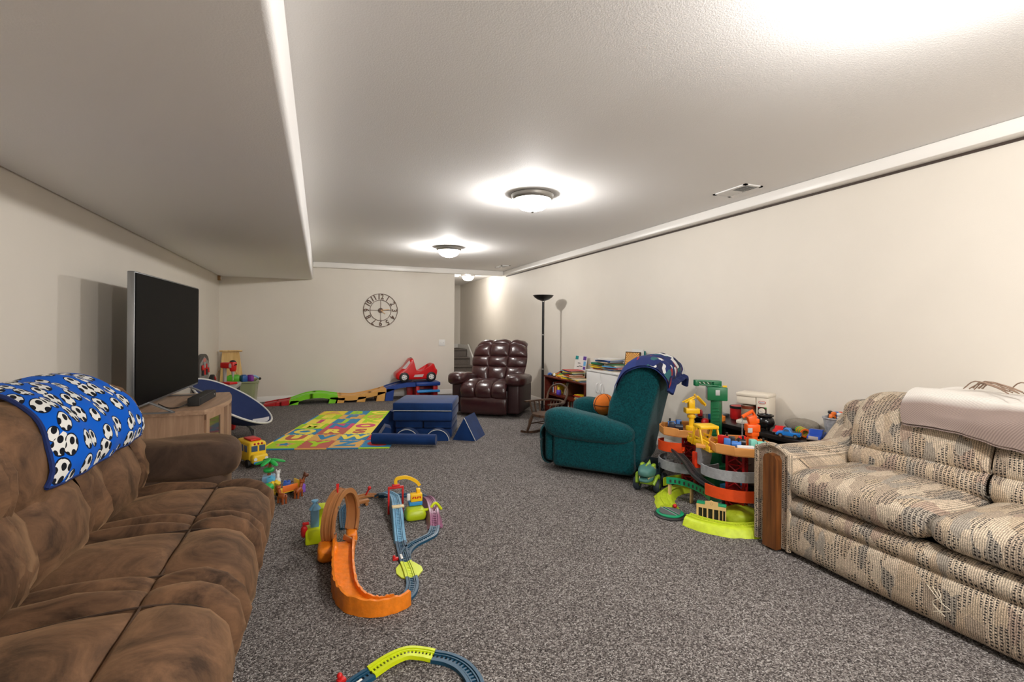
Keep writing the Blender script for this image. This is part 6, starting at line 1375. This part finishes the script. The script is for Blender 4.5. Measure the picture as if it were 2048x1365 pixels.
MB().puff((.12, 0, .155), (.095, .062, .042), .6, 24, 14, disp=head).build('upper_jaw', M_dg, dn, ang=70); MB().puff((.13, 0, .102), (.085, .052, .02), .6, 20, 10, disp=head).build('lower_jaw', M_dg, dn, ang=70)
for s in (-1, 1):
    MB().puff((.085, s*.042, .192), (.03, .016, .014), .8, 12, 8).build('brow', M_dl, dn); MB().ball((.10, s*.05, .178), .010).build('eye', M_tyel, dn)
    for k in range(5): MB().cyl((.12+.018*k, s*(.048-.004*k), .125), (.12+.018*k, s*(.048-.004*k), .112), .0045, .0005, 8).build('tooth', M_cream, dn)
for k in range(4): MB().cyl((.04+.03*k, 0, .19), (.035+.03*k, 0, .222-.004*k), .011, .001, 8).build('crest_spike', M_dl, dn)
MB().rbox((-.08, 0, .10), (.17, .12, .012), .003).build('bed_floor', M_dd, dn)
for s in (-1, 1):
    for k in range(7): MB().rbox((-.155+.025*k, s*.062, .145), (.010, .006, .085), .002).build('bed_slat', M_dd, dn)
    MB().rbox((-.08, s*.062, .19), (.18, .010, .010), .002).build('bed_rail', M_dd, dn)
MB().rbox((-.165, 0, .145), (.008, .12, .09), .002).build('tailgate', M_dd, dn)

# ================================================================ toys on the black bench
ZB = bzt+.0006
cm = thing('toy_coffee_maker', 'cream toy coffee maker with red oval badge on the black bench', 'toy coffee maker', (3.165, 2.86, ZB), D(-68))
M_crm = plastic('cream', (228, 218, 202), .4)
# local: front is -y
MB().rbox((0, 0, .015), (.24, .16, .03), .008).build('base', M_crm, cm); MB().rbox((0, 0, .232), (.245, .165, .03), .010).build('lid', M_crm, cm)
MB().rbox((.075, 0, .12), (.09, .155, .20), .006).build('column', M_crm, cm); MB().rbox((-.045, .065, .12), (.15, .03, .20), .006).build('back_wall', M_crm, cm); MB().rbox((-.047, 0, .19), (.146, .15, .065), .010).build('filter_box', M_crm, cm)
MB().lathe([(0, .002), (.045, .002), (.052, .012), (.052, .09), (.044, .115), (.040, .118), (0, .118)], 28, (-.047, -.02, .031)).build('carafe', mat('smoky_carafe', (150, 134, 116), .15, spec=.6), cm)
MB().lathe([(.0535, .088), (.0535, .112), (.05, .112), (.05, .088)], 28, (-.047, -.02, .031)).build('carafe_band', plastic('coffee_brown', (120, 50, 28)), cm)
MB().rbox((.075, -.0785, .09), (.062, .004, .12), .001).build('control_plate', plastic('dark_coffee', (62, 34, 26)), cm)
for z in (.118, .06):
    mb = MB(); mb.M = Matrix.Translation((.075, -.081, z)) @ Matrix.Rotation(PI/2, 4, 'X'); mb.lathe([(0, .012), (.02, .012), (.024, .008), (.024, 0), (0, 0)], 22); kb = mb.build('knob', M_crm, cm); MB().box((.075, -.0945, z), (.036, .003, .004), ry=.5).build('pointer', MATS['print_silver'], kb)
MB().rbox((.05, -.081, .146), (.012, .002, .006), .0005).build('indicator', M_tred, cm); MB().rbox((.1, -.081, .146), (.012, .002, .006), .0005).build('indicator', M_leaf, cm)
mb = MB(); mb.M = Matrix.Translation((.075, -.0788, .185)) @ Matrix.Rotation(PI/2, 4, 'X'); mb.prism([(.026*sgnpow(math.cos(2*PI*k/32), .7), .0105*sgnpow(math.sin(2*PI*k/32), .8)) for k in range(32)], 0, .002); bd = mb.build('badge', M_tred, cm)
mb = MB(); mb.M = Matrix.Translation((.075, -.0806, .185)) @ Matrix.Rotation(PI/2, 4, 'X'); mb.prism([(.022*sgnpow(math.cos(2*PI*k/32), .7), .0075*sgnpow(math.sin(2*PI*k/32), .8)) for k in range(32)], 0, .001); mb.build('badge_field', M_white, bd)
MB().text('little tikes', .0085, .0008, 0, Matrix.Translation((.075, -.0822, .185)) @ Matrix.Rotation(PI/2, 4, 'X')).build('badge_lettering', mat('print_blue', (30, 40, 120), .5), bd)
kt = thing('toy_cauldron', 'glossy black toy cauldron beside the toy coffee maker', 'toy pot', (3.06, 2.68, ZB))
MB().lathe([(0, .012), (.03, .012), (.055, .03), (.064, .055), (.058, .08), (.046, .094), (.048, .098), (.057, .101), (.057, .11), (.048, .112), (.042, .104), (.042, .096), (.052, .08), (.05, .04), (0, .025)], 32).build('pot', mat('gloss_black', (14, 14, 15), .2), kt)
for k in range(3): a = 2*PI*k/3; MB().cyl((.034*math.cos(a), .034*math.sin(a), .02), (.04*math.cos(a), .04*math.sin(a), .0005), .012, .008, 10).build('foot', MATS['gloss_black'], kt)
def car_toy(loc, rz, c, nm, label, L_=.13, pickup=False):
    t = thing('toy_car', label, 'toy car', loc, rz, 'toy vehicles on the black bench'); m = plastic('car_'+nm, c, .25); W_ = L_*.42
    sd_ = [(-.5, .10), (-.5, .24), (-.47, .27), (-.12, .28), (-.06, .42), (.13, .43), (.24, .28), (.44, .25), (.5, .18), (.5, .10)] if pickup else [(-.5, .10), (-.5, .24), (-.40, .28), (-.26, .40), (.06, .42), (.20, .28), (.42, .25), (.5, .17), (.5, .10)]
    mb = MB(); mb.M = Matrix(((0, 1, 0, 0), (1, 0, 0, 0), (0, 0, 1, 0), (0, 0, 0, 1))); mb.bolster([(a*L_, b_*L_) for a, b_ in sd_], W_/2, .14, 10, ctr=(0, .2*L_)); mb.build('body', m, t, ang=35)
    g = mat('toy_window', (70, 92, 120), .2)
    for s in (-1, 1): MB().prism([(x*L_, z*L_) for x, z in ([(-.05, .30), (-.03, .39), (.11, .40), (.19, .30)] if pickup else [(-.30, .30), (-.22, .38), (.04, .39), (.14, .30)])], s*(W_/2-.001), s*(W_/2+.001), 'xz').build('window', g, t)
    for x in (-.30, .30):
        for s in (-1, 1):
            wv_ = MB().cyl((x*L_, s*W_*.36, .10*L_), (x*L_, s*W_*.53, .10*L_), .098*L_, n=16).build('wheel', MATS['black_plastic'], t); MB().cyl((x*L_, s*W_*.53, .10*L_), (x*L_, s*W_*.545, .10*L_), .055*L_, n=14).build('hubcap', M_nickel, wv_)
    for x in (-.505, .505): MB().rbox((x*L_, 0, .13*L_), (.03*L_, W_*.98, .05*L_), .01*L_).build('bumper', M_nickel, t)
    if pickup: MB().box((-.30*L_, 0, .279*L_), (.32*L_, W_*.7, .006*L_)).build('cargo_bed', MATS['black_plastic'], t)
    return t
car_toy((3.045, 2.545, ZB), D(200), (200, 24, 28), 'red', 'red toy car on the black bench beside the blue pickup', .13)
car_toy((2.992, 2.43, ZB), D(118), (30, 120, 206), 'blue', 'bright blue toy pickup at the bench edge', .15, True)
bt_ = car_toy((3.07, 2.285, ZB), D(205), (24, 72, 176), 'royal', 'large royal blue toy truck by the patterned sofa arm', .19, True)
MB().rbox((.098, 0, .036), (.006, .055, .022), .002).build('grille', MATS['print_silver'], bt_)
rg = thing('toy_caterpillar', 'green and orange ringed toy coil between the toy cars', 'toy', (3.11, 2.42, ZB), D(60))
for k in range(6):
    mb = MB(); mb.M = Matrix.Translation((-.04+.016*k, 0, .032)) @ Matrix.Rotation(PI/2, 4, 'Y'); mb.lathe([(.02, -.007), (.03, -.006), (.032, 0), (.03, .006), (.02, .007), (.018, 0), (.02, -.007)], 22); mb.build('ring', plastic('coil_green', (80, 200, 50)) if k % 2 else plastic('coil_orange', (240, 110, 30)), rg)
bk_ = thing('toy_bucket', 'grey marbled bucket of small toys behind the patterned sofa arm', 'bucket', (3.235, 2.275, ZB))
MB().lathe([(0, .002), (.048, .002), (.052, .01), (.072, .14), (.078, .142), (.078, .15), (.07, .151), (.066, .14), (.046, .015), (0, .014)], 32).build('pail', mat('grey_marble', (150, 152, 156), .5, col2=(200, 200, 204), vscale=40), bk_)
for k, (x, y, c, nm) in enumerate(((-.03, 0, (236, 120, 40), 'orange'), (.0, .03, (30, 34, 40), 'black'), (.015, -.01, (40, 110, 190), 'blue'), (-.01, -.04, (230, 230, 228), 'white'), (.04, .0, (220, 90, 50), 'rust'))):
    t = thing('toy_figure', f'small {nm} toy piece heaped in the grey bucket', 'toy', (3.235+x, 2.275+y, ZB+.135), k*1.1)
    mb = MB(); mb.rbox((0, 0, .02), (.045, .026, .03), .006, ry=.4); mb.puff((.012, 0, .042), (.018, .013, .012), .7, 12, 8); mb.build('body', plastic('fig_'+nm, c), t); MB().cyl((-.012, -.016, .012), (-.012, .016, .012), .010, n=12).build('wheel', MATS['black_plastic'], t)
gpw = thing('grey_cushion', 'grey plush cushion lying at the back of the black bench', 'cushion', (3.245, 2.53, ZB), .1)
def cush(p): return Vector((p.x, p.y, p.z*(1-.5*(abs(p.y)/.13)**2)+.006*noise.noise(p*25)))
MB().puff((0, .0, .05), (.06, .115, .046), .6, 28, 14, disp=cush).build('cover', mat('grey_plush', (146, 138, 126), .95, bump=.5, bscale=90), gpw, ang=80); MB().tube([(.058*math.cos(2*PI*k/40), .112*math.sin(2*PI*k/40), .05) for k in range(40)], .004, 6, closed=True).build('seam', mat('grey_plush', (146, 138, 126), .95), gpw)
sl = thing('toy_tablet', 'dark toy tablet lying at the far end of the black bench', 'toy tablet', (3.15, 3.22, ZB), .3)
MB().rbox((0, 0, .012), (.15, .11, .022), .006).build('case', mat('tablet_grey', (70, 76, 84), .4), sl); MB().rbox((0, 0, .0235), (.11, .075, .003), .001).build('screen', mat('tablet_screen', (120, 132, 140), .3), sl)
for k, (x, y, c, nm) in enumerate(((3.0, 3.14, (40, 110, 200), 'blue'), (3.0, 3.04, (240, 140, 50), 'orange'), (3.02, 3.3, (190, 40, 40), 'red'))):
    t = thing('toy_block', f'{nm} toy block near the far end of the black bench', 'toy block', (x, y, ZB), .4*k); MB().rbox((0, 0, .022), (.06, .04, .043), .006).build('block', plastic('blk_'+nm, c), t); MB().cyl((0, 0, .043), (0, 0, .052), .012, n=14).build('stud', plastic('blk_'+nm, c), t)
rbx_ = thing('toy_drum', 'round red toy drum behind the green crane on the black bench', 'toy drum', (3.21, 3.07, ZB))
MB().lathe([(0, .001), (.06, .001), (.066, .01), (.066, .10), (.06, .11), (0, .11)], 28).build('shell', M_tred, rbx_)
MB().lathe([(.0665, .09), (.069, .092), (.069, .108), (.0665, .11)], 28).build('hoop', MATS['black_plastic'], rbx_)
